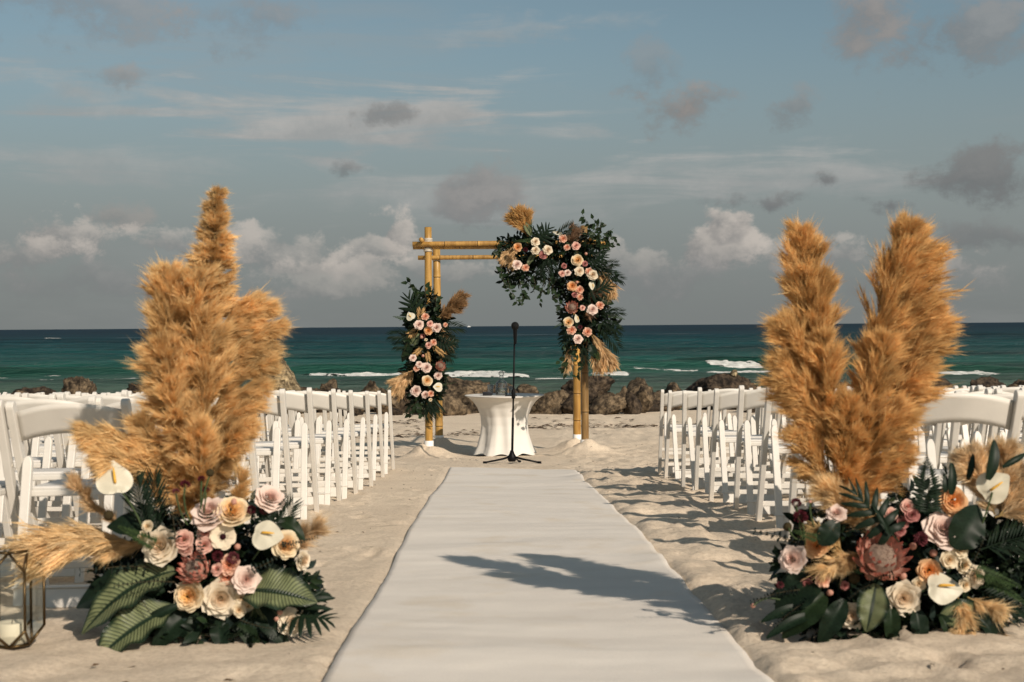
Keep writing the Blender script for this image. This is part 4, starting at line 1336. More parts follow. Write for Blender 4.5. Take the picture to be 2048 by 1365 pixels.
def rose_mesh(seed, inner, outer, kind='rose'):
    rng = np.random.RandomState(seed); mb = MB()
    inner, outer = np.array(inner), np.array(outer)
    if kind == 'rose':
        layers = [(2, .08, 2.2, .50, 0), (3, .15, 1.7, .53, 0), (3, .22, 1.6, .54, .02), (4, .30, 1.25, .52, .04), (4, .40, 1.2, .49, .07), (5, .51, 1.0, .42, .11), (5, .64, .95, .33, .16), (6, .79, .80, .20, .20), (6, .94, .74, .03, .22)]
        pt, wob = .15, .03
    elif kind == 'garden':
        layers = [(6, .12, .8, .36, .03), (8, .22, .6, .40, .03), (9, .33, .52, .42, .03), (10, .45, .46, .42, .03), (6, .58, .85, .44, .03), (6, .70, .80, .40, .06), (6, .83, .78, .28, .12), (6, .96, .74, .08, .18)]
        pt, wob = .02, .07
    elif kind == 'spray':
        layers = [(3, .13, 1.7, .50, 0), (3, .26, 1.5, .51, .04), (4, .42, 1.15, .46, .10), (5, .64, .95, .32, .17), (6, .92, .76, .06, .2)]
        pt, wob = .05, .06
    else:   # ruffled open bloom
        layers = [(6, .16, .7, .40, .05), (8, .32, .6, .42, .07), (8, .50, .55, .38, .09), (8, .70, .55, .26, .12), (8, .94, .55, .06, .14)]
        pt, wob = .0, .11
    nl = len(layers); ph = rng.uniform(0, 6.28)
    for li, (cnt, rho, al, zt, lip) in enumerate(layers):
        f = li / (nl - 1)
        ph += rng.uniform(.4, 1.1)
        for k in range(cnt):
            phi = ph + k * 2 * math.pi / cnt + rng.normal(0, .10)
            V, Fc, v = petal(phi, rho * rng.uniform(.94, 1.08), al * rng.uniform(.92, 1.1), zt - .34 + rng.normal(0, .02), zt + rng.normal(0, .03), rho * .55, lip * rng.uniform(.6, 1.3), pointy=pt * (f > .5), wob=wob, rng=rng, u_n=7 if li > 1 else 6, v_n=6)
            if kind == 'garden' and li < 4:      # loosely quartered heart
                dd = .10 * np.array((math.cos(2 * phi), math.sin(2 * phi), 0)); V = V + dd
            c = inner + (outer - inner) * np.clip(f * 1.15 + rng.normal(0, .06), 0, 1)
            cc = c[None] * (.94 + .08 * v[:, None]) + (outer - c)[None] * (.25 * v[:, None] ** 2)
            mb.add(V, Fc, np.clip(cc, 0, 1))
    # calyx
    V, Fc = lathe([(.02, -.55), (.10, -.42), (.22, -.34), (.30, -.25)], 8, False); mb.add(V, Fc, (.03, .055, .02))
    return mb.mesh('rose', 'petal', True)


CREAM, BLUSH, PEACH, APRI, ORNG, PINK = (.78, .66, .50), (.74, .54, .45), (.74, .36, .24), (.82, .50, .20), (.78, .33, .08), (.60, .25, .24)
ROSE = {
    'cream_rose': [rose_mesh(s, (.80, .60, .40), (.84, .75, .60)) for s in (1, 2, 3)],
    'blush_rose': [rose_mesh(s, (.76, .50, .42), (.84, .70, .62)) for s in (4, 5, 6)],
    'garden_rose': [rose_mesh(s, (.92, .52, .14), (.84, .72, .52), 'garden') for s in (7, 8)],
    'orange_rose': [rose_mesh(s, (.88, .38, .08), (.84, .56, .32), 'garden') for s in (9, 10)],
    'spray_rose': [rose_mesh(s, (.72, .34, .28), (.82, .54, .45), 'spray') for s in (11, 12)],
    'cream_spray_rose': [rose_mesh(s, (.80, .58, .34), (.84, .74, .56), 'spray') for s in (13, 14)],
    'peach_rose': [rose_mesh(s, (.84, .36, .20), (.84, .56, .42), 'ruffle') for s in (15, 16)],
    'dusty_rose': [rose_mesh(s, (.30, .08, .08), (.50, .22, .20), 'spray') for s in (17, 18)],
}


def ruff_mesh(seed, c):
    """small dark scabious: a dome of short florets"""
    rng = np.random.RandomState(seed); mb = MB()
    for k in range(46):
        z = 1 - (k + .5) / 46 * 1.15; ph = k * 2.39996; r_ = math.sqrt(max(0, 1 - z * z)) if z > 0 else 1.0
        n_ = unit((r_ * math.cos(ph), r_ * math.sin(ph), z + .2)); x, y, _ = frame(n_)
        b = n_ * .45; t_ = n_ * rng.uniform(.85, 1.05)
        for a in (0, 2.1, 4.2):
            e = math.cos(a) * x + math.sin(a) * y
            mb.add([b, t_ + e * .2, t_ + e * .1 + n_ * .1, t_ - e * .02], [(0, 1, 2), (0, 2, 3)], np.array(c) * rng.uniform(.6, 1.5))
    return mb.mesh('scabious', 'petal')


SCAB = [ruff_mesh(1, (.10, .020, .028)), ruff_mesh(2, (.16, .045, .055))]
POD = [None]
_b = bmesh.new(); bmesh.ops.create_icosphere(_b, subdivisions=3, radius=1)
_v = np.array([v.co[:] for v in _b.verts]); _f = [tuple(v.index for v in f.verts) for f in _b.faces]; _b.free()
_v = _v * (1 + .16 * fbm(_v[:, 0] * 3 + _v[:, 2] * 2, _v[:, 1] * 3 - _v[:, 2], 2.5, 3, 3))[:, None]
POD[0] = mesh('seed_pod', _v, _f, 'pod', True)
BUD = mesh('bud', _v * np.array((.8, .8, 1.0)), _f, 'petal', True, np.tile(np.array((.62, .34, .26)), (len(_v), 1)))


def heart_mesh():
    nr, na = 9, 40; V = []
    for i in range(nr):
        r_ = (i + .0) / (nr - 1) * 1.0 + .001
        for j in range(na):
            t = 2 * math.pi * j / na
            hx = math.sin(t) ** 3 * .98; hy = (13 * math.cos(t) - 5 * math.cos(2 * t) - 2 * math.cos(3 * t) - math.cos(4 * t)) / 16
            hx, hy = hx * .55 + math.sin(t) * .45, hy * .45 + math.cos(t) * .62
            x, y = hx * r_, hy * r_ + .28 * (1 - r_)
            z = -.30 * r_ ** 2 + .18 * r_ ** 4 + .035 * math.sin(7 * t) * r_ ** 2 - .10 * abs(x)
            V.append((x, -y, z))
    Fc = [tuple(range(na))]
    for i in range(nr - 1):
        for j in range(na):
            k = (j + 1) % na; Fc.append((i * na + j, i * na + k, (i + 1) * na + k, (i + 1) * na + j))
    return mesh('anthurium', V, Fc, 'spathe', True)


ANTH = heart_mesh()
_V, _F = tube([(0, -.25, .0), (0, -.22, .10), (0, -.02, .17), (0, .30, .22), (0, .55, .26)], [.045, .075, .075, .065, .03], 10)
SPAD = mesh('spadix', _V, _F, 'spadix', True)


def protea_meshes():
    rng = np.random.RandomState(4); mb = MB()
    for li, (cnt, tilt, ln, w) in enumerate(((11, .45, .85, .17), (13, .75, 1.0, .18), (14, 1.05, 1.02, .17), (12, 1.35, .8, .15))):
        for k in range(cnt):
            ph = 2 * math.pi * (k + .5 * (li % 2)) / cnt + rng.normal(0, .06); tl = tilt + rng.normal(0, .07)
            e = np.array((math.cos(ph), math.sin(ph), 0)); s = np.array((-math.sin(ph), math.cos(ph), 0)); up = np.array((0, 0, 1.))
            V = []; C = []
            for j in range(6):
                v = j / 5
                a = tl * (1.25 - .55 * v)
                c = e * .16 + (e * math.sin(a) + up * math.cos(a)) * ln * v - up * .25
                ww = w * (math.sin(math.pi * (v * .78 + .16)) ** .8)*(1 - v ** 6)
                for q in (-1, 0, 1):
                    V.append(c + s * q * ww + (-e * math.cos(a) + up * math.sin(a)) * (.05 * abs(q)))
                    cb_ = np.array((.74, .54, .42)) * (1 - v ** 2) + np.array((.55, .16, .12)) * v ** 2
                    if abs(q): cb_ = cb_ * .85 + np.array((.08, .012, .01))
                    C.append(cb_ * rng.uniform(.9, 1.1))
            Fc = []
            for j in range(5):
                for q in range(2):
                    a_ = j * 3 + q; Fc.append((a_, a_ + 1, a_ + 4, a_ + 3))
            mb.add(V, Fc, np.array(C))
    br = mb.mesh('king_protea', 'petal', True)
    hb = MB()
    V, Fc = lathe([(.34, -.2), (.47, .0), (.49, .15), (.40, .38), (.21, .54), (.02, .60)], 20, True); hb.add(V, Fc, (.30, .22, .17))
    for k in range(420):
        z = rng.uniform(-.05, 1); ph = rng.uniform(0, 6.28); r_ = math.sqrt(max(0, 1 - max(z, 0) ** 2))
        b = np.array((r_ * .47 * math.cos(ph), r_ * .47 * math.sin(ph), .05 + .52 * z))
        n_ = unit((r_ * math.cos(ph), r_ * math.sin(ph), z + .35)); t_ = b + n_ * rng.uniform(.05, .13) + np.array((-b[0], -b[1], .12)) * .25
        s = unit(np.cross(n_, rng.normal(size=3))) * .018
        hb.add([b - s, b + s, t_], [(0, 1, 2)], np.array((.62, .47, .40)) * rng.uniform(.7, 1.15))
    return br, hb.mesh('flower_head', 'petal')


PROT, PHEAD = protea_meshes()


def anemone_meshes():
    rng = np.random.RandomState(9); mb = MB()
    for li in range(2):
        for k in range(6):
            V, Fc, v = petal(k * 1.047 + li * .5 + rng.normal(0, .08), .95 - .1 * li, .62, -.1, .12 + .12 * li, .08, .1, pointy=.0, wob=.05, rng=rng)
            mb.add(V, Fc, np.array((.80, .70, .54)))
    hb = MB()
    for k in range(70):
        ph = rng.uniform(0, 6.28); r_ = math.sqrt(rng.uniform(0, 1)) * .36
        b = np.array((r_ * math.cos(ph), r_ * math.sin(ph), .05)); t_ = b * 1.2 + np.array((0, 0, .22 - r_ * .3)); s = unit(rng.normal(size=3)) * .035
        hb.add([b - s, b + s, t_], [(0, 1, 2)], (.06, .012, .02))
    V, Fc = lathe([(.24, .02), (.2, .12), (.03, .18)], 10); hb.add(V, Fc, (.035, .01, .014))
    return mb.mesh('anemone', 'petal', True), hb.mesh('dark_centre', 'petal')


ANEM, ANEMC = anemone_meshes()

# ---- leaves (base at origin, growing +y, facing +z, length 1)
G1, G2, G3, G4 = np.array((.009, .018, .010)), np.array((.016, .030, .013)), np.array((.035, .058, .022)), np.array((.020, .032, .027))


def blade(width, fold=.15, droop=.35, nu=9, nv=14, shape='ell', wave=.0, c=G1):
    V, C, UV = [], [], []
    for j in range(nv + 1):
        v = j / nv
        if shape == 'ell': w = width * math.sin(math.pi * min(1, v * .97 + .03)) ** .72 * (1 - .25 * (v - .4))
        elif shape == 'strap': w = width * math.sin(math.pi * (v * .9 + .08)) ** .6
        else: w = width * math.sin(math.pi * v ** .75) ** .8
        for i in range(nu):
            u = -1 + 2 * i / (nu - 1)
            z = fold * abs(u) * w * 2 - droop * v * v + .04 * math.sin(v * 3) + wave * math.sin(v * 22 + (3 if u > 0 else 0)) * abs(u) ** 2 * w
            V.append((u * w, v * (1 - .12 * droop * v), z)); C.append(c * (1.25 if abs(u) < .05 else 1.0)); UV.append((u * .5 + .5, v))
    Fc = []
    for j in range(nv):
        for i in range(nu - 1):
            a = j * nu + i; Fc.append((a, a + 1, a + nu + 1, a + nu))
    return np.array(V), Fc, np.array(C), np.array(UV)


def leaf_mesh(name, mat, **k):
    V, Fc, C, UV = blade(**k); return mesh(name, V, Fc, mat, True, C, UV)


STRIPED = [leaf_mesh('striped_leaf', 'striped', width=.24, fold=.16, droop=.42, wave=.16, nu=13, nv=26), leaf_mesh('striped_leaf', 'striped', width=.26, fold=.24, droop=.22, wave=.20, nu=13, nv=26)]
BROAD = [leaf_mesh('broad_leaf', 'leaf', width=.25, fold=.14, droop=.35, wave=.10, nu=11, nv=24, c=G1), leaf_mesh('broad_leaf', 'leaf', width=.21, fold=.20, droop=.5, wave=.12, nu=11, nv=24, c=G2 * .8)]
STRAP = [leaf_mesh('strap_leaf', 'leaf', width=.085, fold=.25, droop=.25, shape='strap', nu=5, c=G1)]


def compound(n, l0, ang, wid, taper, droop, c, rach=.012, tip=True, mat='leaf', name='palm_leaf', curve=.25):
    """rachis with leaflets on both sides"""
    rng = np.random.RandomState(int(n * 10 + l0 * 100)); mb = MB()
    pts = [(0, t, -droop * t * t) for t in np.linspace(0, 1, 9)]
    V, Fc = tube(pts, np.linspace(rach, rach * .3, 9), 4, False); mb.add(V, Fc, c * 1.2)
    for k in range(n):
        v = .10 + .88 * (k + .5) / n
        for s in (-1, 1):
            L_ = l0 * taper(v) * rng.uniform(.92, 1.06)
            b = np.array((0, v, -droop * v * v)); a = ang * (1 - .45 * v) + rng.normal(0, .04)
            dr = np.array((s * math.sin(a), math.cos(a), rng.normal(.0, .06)))
            sd = np.array((math.cos(a) * s, -math.sin(a), 0)) * wid * (L_ / l0) ** .4
            m1 = b + dr * L_ * .45 + np.array((0, 0, .02)); t_ = b + dr * L_ + np.array((0, -curve * 0, -curve * L_))
            mb.add([b, m1 - sd, t_, m1 + sd, m1 + np.array((0, 0, -.012))], [(0, 1, 4), (1, 2, 4), (2, 3, 4), (3, 0, 4)], c * rng.uniform(.8, 1.25))
    return mb.mesh(name, mat)


FERN = compound(24, .30, 1.45, .026, lambda v: math.sin(math.pi * min(1, .22 + v * .80)) * 1.05 * (1.05 - v * .55), .15, G1 * 1.1, .008, name='fern_frond', curve=.1)
FERN2 = compound(24, .20, 1.35, .022, lambda v: (1.08 - v) ** .7, .2, G3, .008, name='fern_frond', curve=.1)
PALM = compound(13, .55, .95, .030, lambda v: math.sin(math.pi * (.15 + .72 * v)) ** .8, .25, G1, .014)
DRYPALM = compound(9, .60, .75, .040, lambda v: math.sin(math.pi * (.2 + .6 * v)) ** .7, .1, np.array((.42, .26, .11)), .012, name='dried_palm_leaf')


def monstera(name='monstera_leaf'):
    """broad blade deeply cut into fingers"""
    mb = MB()
    for s in (-1, 1):
        for k in range(7):
            v0 = .06 + k * .125; a = 1.75 - k * .21; L_ = .50 * math.sin(math.pi * (.30 + k * .085))
            b0 = np.array((0, v0, 0.)); b1 = np.array((0, v0 + .125, 0.))
            dr = np.array((s * math.sin(a), math.cos(a), 0)); sdv = np.array((0, .045, 0.))
            V = []
            for j in range(6):
                t = j / 5; w = 1 - .35 * t - (.5 * t ** 5)
                c = (b0 + b1) / 2 + dr * L_ * t; z = .08 * t - .16 * t * t
                hw = (b1 - b0) * .5 * w * (1.18 if t > .3 else 1)
                V += [c - hw + np.array((0, 0, z)), c + np.array((0, 0, z + .012)), c + hw + np.array((0, 0, z - .01))]
            Fc = []
            for j in range(5):
                for q in range(2): a_ = j * 3 + q; Fc.append((a_, a_ + 1, a_ + 4, a_ + 3))
            mb.add(V, Fc, G1 * (.9 + .05 * k))
    V, Fc = tube([(0, -.1, -.02), (0, .5, .012), (0, .95, .0)], [.014, .01, .004], 5, False); mb.add(V, Fc, G2)
    return mb.mesh(name, 'leaf', True)


MONST = monstera()


def euca(n=9, sz=.13, c=G4, name='eucalyptus_stem'):
    rng = np.random.RandomState(n); mb = MB()
    pts = [(.03 * math.sin(t * 4), t, -.1 * t * t) for t in np.linspace(0, 1, 10)]
    V, Fc = tube(pts, np.linspace(.010, .004, 10), 4, False); mb.add(V, Fc, np.array((.06, .05, .03)))
    for k in range(n):
        v = .06 + .94 * k / (n - 1); s_ = sz * (1.1 - .55 * v)
        b = np.array((.03 * math.sin(v * 4), v, -.1 * v * v)); rot = k * 1.57 * .5 + rng.normal(0, .2)
        for sg in (-1, 1):
            e = np.array((sg * math.cos(rot), .25, sg * math.sin(rot))); e = unit(e); q = unit(np.cross(e, (0, 1, .2))); nrm = np.cross(e, q)
            V = [b] ; ang = np.linspace(-2.5, 2.5, 7)
            for a in ang: V.append(b + e * s_ * (.55 + .5 * math.cos(a)) + q * s_ * .48 * math.sin(a) + nrm * s_ * .12 * math.cos(2 * a))
            mb.add(V, [(0, i, i + 1) for i in range(1, 7)], c * rng.uniform(.75, 1.3))
    return mb.mesh(name, 'leaf')


EUCA = euca(); EUCA2 = euca(14, .09)


def m_axis(base, tip, facing, width=1.0):
    """matrix for a leaf: +y from base to tip (scaled to that length), +z towards facing"""
    b, t = np.asarray(base, float), np.asarray(tip, float); y = t - b; L_ = np.linalg.norm(y); y = y / L_
    z = np.asarray(facing, float); z = unit(z - y * np.dot(z, y)); x = np.cross(y, z)
    return Matrix(((x[0] * L_ * width, y[0] * L_, z[0] * L_, b[0]), (x[1] * L_ * width, y[1] * L_, z[1] * L_, b[1]), (x[2] * L_ * width, y[2] * L_, z[2] * L_, b[2]), (0, 0, 0, 1)))


def m_face(pos, facing, r, spin=0.):
    z = unit(facing); up = np.array((0, 0, 1.)); up = unit(up - z * np.dot(up, z)); x = np.cross(up, z)
    c, s = math.cos(spin), math.sin(spin); x2 = c * x + s * up; y2 = -s * x + c * up
    return Matrix(((x2[0] * r, y2[0] * r, z[0] * r, pos[0]), (x2[1] * r, y2[1] * r, z[1] * r, pos[1]), (x2[2] * r, y2[2] * r, z[2] * r, pos[2]), (0, 0, 0, 1)))


def put(parent, name, me, m4):
    loc = Matrix.Translation(-parent.location)
    return ob(name, me, parent, loc @ m4)


def leaf_cloud(name, parent, blobs, count, size, seed, colours, face_bias=(0, -.5, .35), shell=.55, aspect=.42):
    """many small folded leaves through the volume of a set of blobs [(x, y, z, r)...]"""
    rng = np.random.RandomState(seed)
    B = np.array(blobs, float); wgt = B[:, 3] ** 2.2; wgt /= wgt.sum()
    idx = rng.choice(len(B), count, p=wgt)
    dirs = norm_rows(rng.normal(size=(count, 3))); rad = B[idx, 3] * (shell + (1.08 - shell) * rng.rand(count) ** .7)
    pos = B[idx, :3] + dirs * rad[:, None]
    if len(blobs[0]) > 4: pos[:, 1] = B[idx, 1] + dirs[:, 1] * rad * B[idx, 4]
    L_ = rng.uniform(size[0], size[1], count)[:, None]
    ax = norm_rows(dirs * .7 + rng.normal(0, .55, (count, 3)) + np.array((0, 0, -.15)))
    nr = norm_rows(dirs * .4 + np.asarray(face_bias) + rng.normal(0, .5, (count, 3)))
    sd = norm_rows(np.cross(ax, nr)); nr = np.cross(sd, ax)
    w = L_ * aspect
    b = pos; q1 = pos + ax * L_ * .35 + sd * w * .5 + nr * L_ * .08; q2 = pos + ax * L_ * .75 + sd * w * .36 + nr * L_ * .05
    t_ = pos + ax * L_ - nr * L_ * .1; q3 = pos + ax * L_ * .75 - sd * w * .36 + nr * L_ * .05; q4 = pos + ax * L_ * .35 - sd * w * .5 + nr * L_ * .08
    m1 = pos + ax * L_ * .38; m2 = pos + ax * L_ * .75
    V = np.stack([b, q1, q2, t_, q3, q4, m1, m2], 1).reshape(-1, 3)
    k = np.arange(count)[:, None] * 8
    tri = np.array([(0, 1, 6), (1, 2, 6), (2, 7, 6), (2, 3, 7), (3, 4, 7), (4, 5, 6), (4, 6, 7), (5, 0, 6)])
    Fc = (k[:, :, None] + tri[None]).reshape(-1, 3)
    cs = np.array(colours)[rng.choice(len(colours), count)] * rng.uniform(.7, 1.35, (count, 1))
    o = ob(name, mesh(name, V, Fc, 'leaf', False, np.repeat(cs, 8, 0)), parent)
    o['kind'] = 'stuff'
    return o


def wisp(parent, pix, d, seed, leaf=.04, name='ivy_strand', c=G2, gap=.045):
    """thin trailing stem with leaves, along photo pixels"""
    rng = np.random.RandomState(seed); mb = MB()
    pts = np.array([P(q[0], q[1], d + (q[2] if len(q) > 2 else 0)) for q in pix])
    tt = np.linspace(0, 1, 4 * len(pts)); k = np.linspace(0, 1, len(pts))
    pts = np.stack([np.interp(tt, k, pts[:, i]) for i in range(3)], 1)
    pts = pts + np.stack([fbm(tt * 7, tt * 0 + i, 1.0, 2, seed + i) for i in range(3)], 1) * .02
    V, Fc = tube(pts, np.linspace(.0035, .0018, len(pts)), 4, False); mb.add(V, Fc, (.05, .045, .025))
    seg = np.linalg.norm(np.diff(pts, axis=0), axis=1); cum = np.concatenate([[0], np.cumsum(seg)])
    s = .02
    while s < cum[-1]:
        b = np.array([np.interp(s, cum, pts[:, i]) for i in range(3)])
        ax = unit(rng.normal(size=3) * np.array((1, .5, 1)) + np.array((0, 0, -.25))); nr = unit(np.array((rng.normal(0, .5), -1, rng.normal(.2, .5)))); sd = unit(np.cross(ax, nr)); L_ = leaf * rng.uniform(.7, 1.3)
        b2 = b + ax * L_ * .35
        mb.add([b, b2 + sd * L_ * .42, b2 + ax * L_ * .5 + sd * L_ * .28, b2 + ax * L_ * .95, b2 + ax * L_ * .5 - sd * L_ * .28, b2 - sd * L_ * .42, b2 + ax * L_ * .3 - nr * .004], [(1, 2, 6), (2, 3, 6), (3, 4, 6), (4, 5, 6), (5, 1, 6), (0, 1, 6), (0, 6, 5)], c * rng.uniform(.7, 1.4))
        s += gap * rng.uniform(.6, 1.4)
    return mb.build(name, 'leaf', parent)

# ------------------------------------------------------------------ the two ground arrangements
rngF = np.random.RandomState(99)


def flower(parent, kind, px, py, rpx, d, face=(0, -1, .35), spin=None, dd=0.):
    pos = P(px, py, d + dd); r = rpx * (d + dd) / F_PX
    sp = rngF.uniform(0, 6.28) if spin is None else spin
    f = unit(np.asarray(face, float) + rngF.normal(0, .10, 3))
    m4 = m_face(pos, f, r, sp)
    if kind == 'anthurium':
        o = put(parent, 'anthurium', ANTH, m4); s = ob('spadix', SPAD, o); return o
    if kind == 'protea':
        o = put(parent, 'king_protea', PROT, m4); s = ob('flower_head', PHEAD, o); return o
    if kind == 'anemone':
        o = put(parent, 'anemone', ANEM, m4); ob('dark_centre', ANEMC, o); return o
    if kind == 'scabious': return put(parent, 'scabious', SCAB[rngF.randint(2)], m4)
    if kind == 'pod': return put(parent, 'seed_pod', POD[0], m4)
    if kind == 'bud': return put(parent, 'flower_bud', BUD, m4)
    ms_ = ROSE[kind]
    return put(parent, kind, ms_[rngF.randint(len(ms_))], m4)


def lf(parent, name, me, b, t, d, face=(0, -1, .5), dd=(0, 0), w=1.0):
    return put(parent, name, me, m_axis(P(b[0], b[1], d + dd[0]), P(t[0], t[1], d + dd[1]), face, w))


AL = 4.62
al = thing('flower_arrangement', P(400, 1275, AL), 'ground arrangement of roses and striped leaves under one tall golden plume', 'flowers', 'floral arrangements flanking the aisle')
TW = dict(tone=(.75, .52, .25))
BIG = dict(ncl=92, nbr=7, nfib=46, fl=.040, fw=.00125)
for i, (a, b, c, w, o, kw) in enumerate([
    ((416, 660), (428, 530), (433, 384), 150, (.02, .02, .02), dict(ncl=200, nbr=7, nfib=34, fl=.026, fw=.0014, open_=1.0, curl=.25, prof='spike')),
    ((398, 1010), (345, 800), (336, 552), 120, (0, -.03, -.06), dict(t0=0.30, open_=.45)),
    ((402, 980), (385, 760), (392, 556), 120, (0, -.04, -.05), dict(t0=0.34, open_=.5, curl=.4)),
    ((396, 1000), (365, 840), (318, 690), 100, (0, -.05, -.10), dict(t0=0.28, open_=.52, curl=.5)),
    ((408, 1000), (370, 880), (330, 770), 96, (0, -.09, -.12), dict(open_=.52, curl=.4)),
    ((412, 756), (424, 646), (492, 606), 46, (0.03, 0.02, 0.03), dict(t0=.15, sweep=(.55, 0, .02), ncl=46, open_=.30)),
    ((412, 768), (424, 658), (526, 618), 36, (0.03, 0.01, 0.02), dict(t0=.15, sweep=(.55, 0, .02), ncl=46, open_=.30)),
    ((412, 802), (424, 692), (548, 652), 34, (0.03, 0.00, 0.00), dict(t0=.15, sweep=(.55, 0, .02), ncl=46, open_=.30)),
    ((412, 840), (424, 730), (540, 690), 36, (0.03, -0.00, -0.01), dict(t0=.15, sweep=(.55, 0, .02), ncl=46, open_=.30)),
    ((412, 878), (424, 768), (528, 728), 36, (0.03, -0.01, -0.03), dict(t0=.15, sweep=(.55, 0, .02), ncl=46, open_=.30)),
    ((412, 918), (424, 808), (512, 768), 36, (0.03, -0.02, -0.04), dict(t0=.15, sweep=(.55, 0, .02), ncl=46, open_=.30)),
    ((412, 956), (424, 846), (496, 806), 36, (0.03, -0.03, -0.05), dict(t0=.15, sweep=(.55, 0, .02), ncl=46, open_=.30)),
    ((412, 996), (424, 886), (482, 846), 36, (0.03, -0.04, -0.07), dict(t0=.15, sweep=(.55, 0, .02), ncl=46, open_=.30)),
    ((405, 1010), (400, 860), (428, 640), 100, (.0, -.05, -.05), dict(t0=0.22, open_=.45)),
    ((402, 1020), (415, 940), (470, 868), 54, (.0, -.03, -.08), dict(sweep=(.3, 0, 0), ncl=50)),
    ((398, 1025), (330, 900), (185, 862), 66, (.0, -.06, -.14), dict(sweep=(-.5, 0, -.05), ncl=80)),
    ((395, 1030), (330, 930), (215, 912), 66, (.0, -.08, -.18), dict(sweep=(-.4, 0, -.05), ncl=80)),
    ((395, 1030), (350, 960), (285, 850), 70, (.0, -.06, -.1), dict(ncl=70)),
    ((402, 1050), (400, 980), (400, 860), 70, (.0, -.08, -.12), dict(ncl=80)),
    ((300, 1095), (200, 1060), (90, 1098), 100, (-.05, -.12, -.2), dict(sweep=(-.45, 0, -.12), ncl=95, tone=(.76, .56, .31))),
    ((240, 1050), (200, 1030), (148, 968), 14, (-.08, -.12, -.16), dict(ncl=26, nbr=4, nfib=36, tone=(.74, .55, .33))),
    ((560, 1110), (590, 1080), (628, 1058), 34, (-.08, -.1, -.1), dict(ncl=30, nbr=5, nfib=40, tone=(.58, .42, .25))),
    ((470, 1010), (478, 985), (484, 955), 16, (-.08, -.1, -.1), dict(ncl=22, nbr=4, nfib=36)),
]):
    k = dict(TW); k.update(BIG); k.update(kw)
    plume(al, a, b, c, AL, w, 300 + i, dd=o, **k)
FD = AL - .20
for (k, x, y, r, f) in [
    ('blush_rose', 420, 1026, 36, (-.15, -.75, .65)), ('garden_rose', 465, 1025, 35, (.2, -.7, .7)), ('cream_rose', 322, 1093, 37, (-.3, -1, .35)),
    ('spray_rose', 368, 1080, 20, (-.1, -1, .3)), ('spray_rose', 411, 1066, 18, (.1, -1, .3)), ('spray_rose', 409, 1091, 17, (0, -1, .1)), ('spray_rose', 371, 1098, 15, (0, -1, 0)),
    ('anemone', 446, 1074, 27, (.25, -1, .3)), ('blush_rose', 540, 998, 30, (.3, -.6, .7)), ('scabious', 503, 1021, 10, (0, -1, .5)), ('scabious', 531, 1021, 12, (0, -1, .3)),
    ('scabious', 370, 972, 11, (0, -.6, 1)), ('scabious', 403, 960, 8, (0, -.6, 1)), ('scabious', 436, 1114, 12, (0, -1, .4)), ('scabious', 467, 1117, 13, (0, -1, .4)),
    ('garden_rose', 571, 1090, 28, (.4, -1, .3)), ('cream_rose', 606, 1121, 19, (.9, -.6, .2)), ('peach_rose', 458, 1131, 21, (0, -1, .4)), ('peach_rose', 454, 1156, 18, (0, -1, .1)),
    ('spray_rose', 434, 1139, 13, (-.2, -1, .2)), ('blush_rose', 492, 1160, 26, (.35, -1, .1)), ('garden_rose', 379, 1192, 31, (-.15, -1, .05)), ('cream_rose', 441, 1197, 37, (.05, -1, .05)),
    ('cream_spray_rose', 482, 1196, 14, (.2, -1, .1)), ('cream_spray_rose', 478, 1221, 14, (.1, -1, -.1)), ('cream_spray_rose', 496, 1213, 11, (.3, -1, 0)),
    ('cream_rose', 583, 1244, 27, (.3, -1, .3)), ('cream_spray_rose', 295, 1053, 12, (-.2, -1, .4)), ('cream_spray_rose', 286, 1074, 12, (-.4, -1, .2)),
    ('pod', 217, 1031, 10, (0, -1, 0)), ('pod', 248, 1284, 11, (0, -1, 0)), ('pod', 342, 1087, 7, (0, -1, 0)), ('pod', 420, 946, 8, (0, -1, 0)),
    ('bud', 560, 1225, 7, (0, -1, .5)), ('bud', 553, 1238, 6, (0, -1, .5)), ('bud', 475, 1094, 8, (0, -1, .5)), ('bud', 468, 1004, 7, (0, -.5, 1)), ('scabious', 352, 985, 8, (0, -.6, 1)), ('scabious', 412, 982, 8, (0, -.6, 1))]:
    flower(al, k, x, y, r, FD, f, dd=rngF.uniform(-.02, .02))
flower(al, 'anthurium', 229, 958, 37, FD, (.05, -1, .25), spin=.1, dd=-.02)
flower(al, 'anthurium', 532, 1068, 33, FD, (.1, -1, .5), spin=-1.75, dd=-.04)
flower(al, 'protea', 394, 1142, 44, FD, (-.25, -.8, .55), spin=.4)
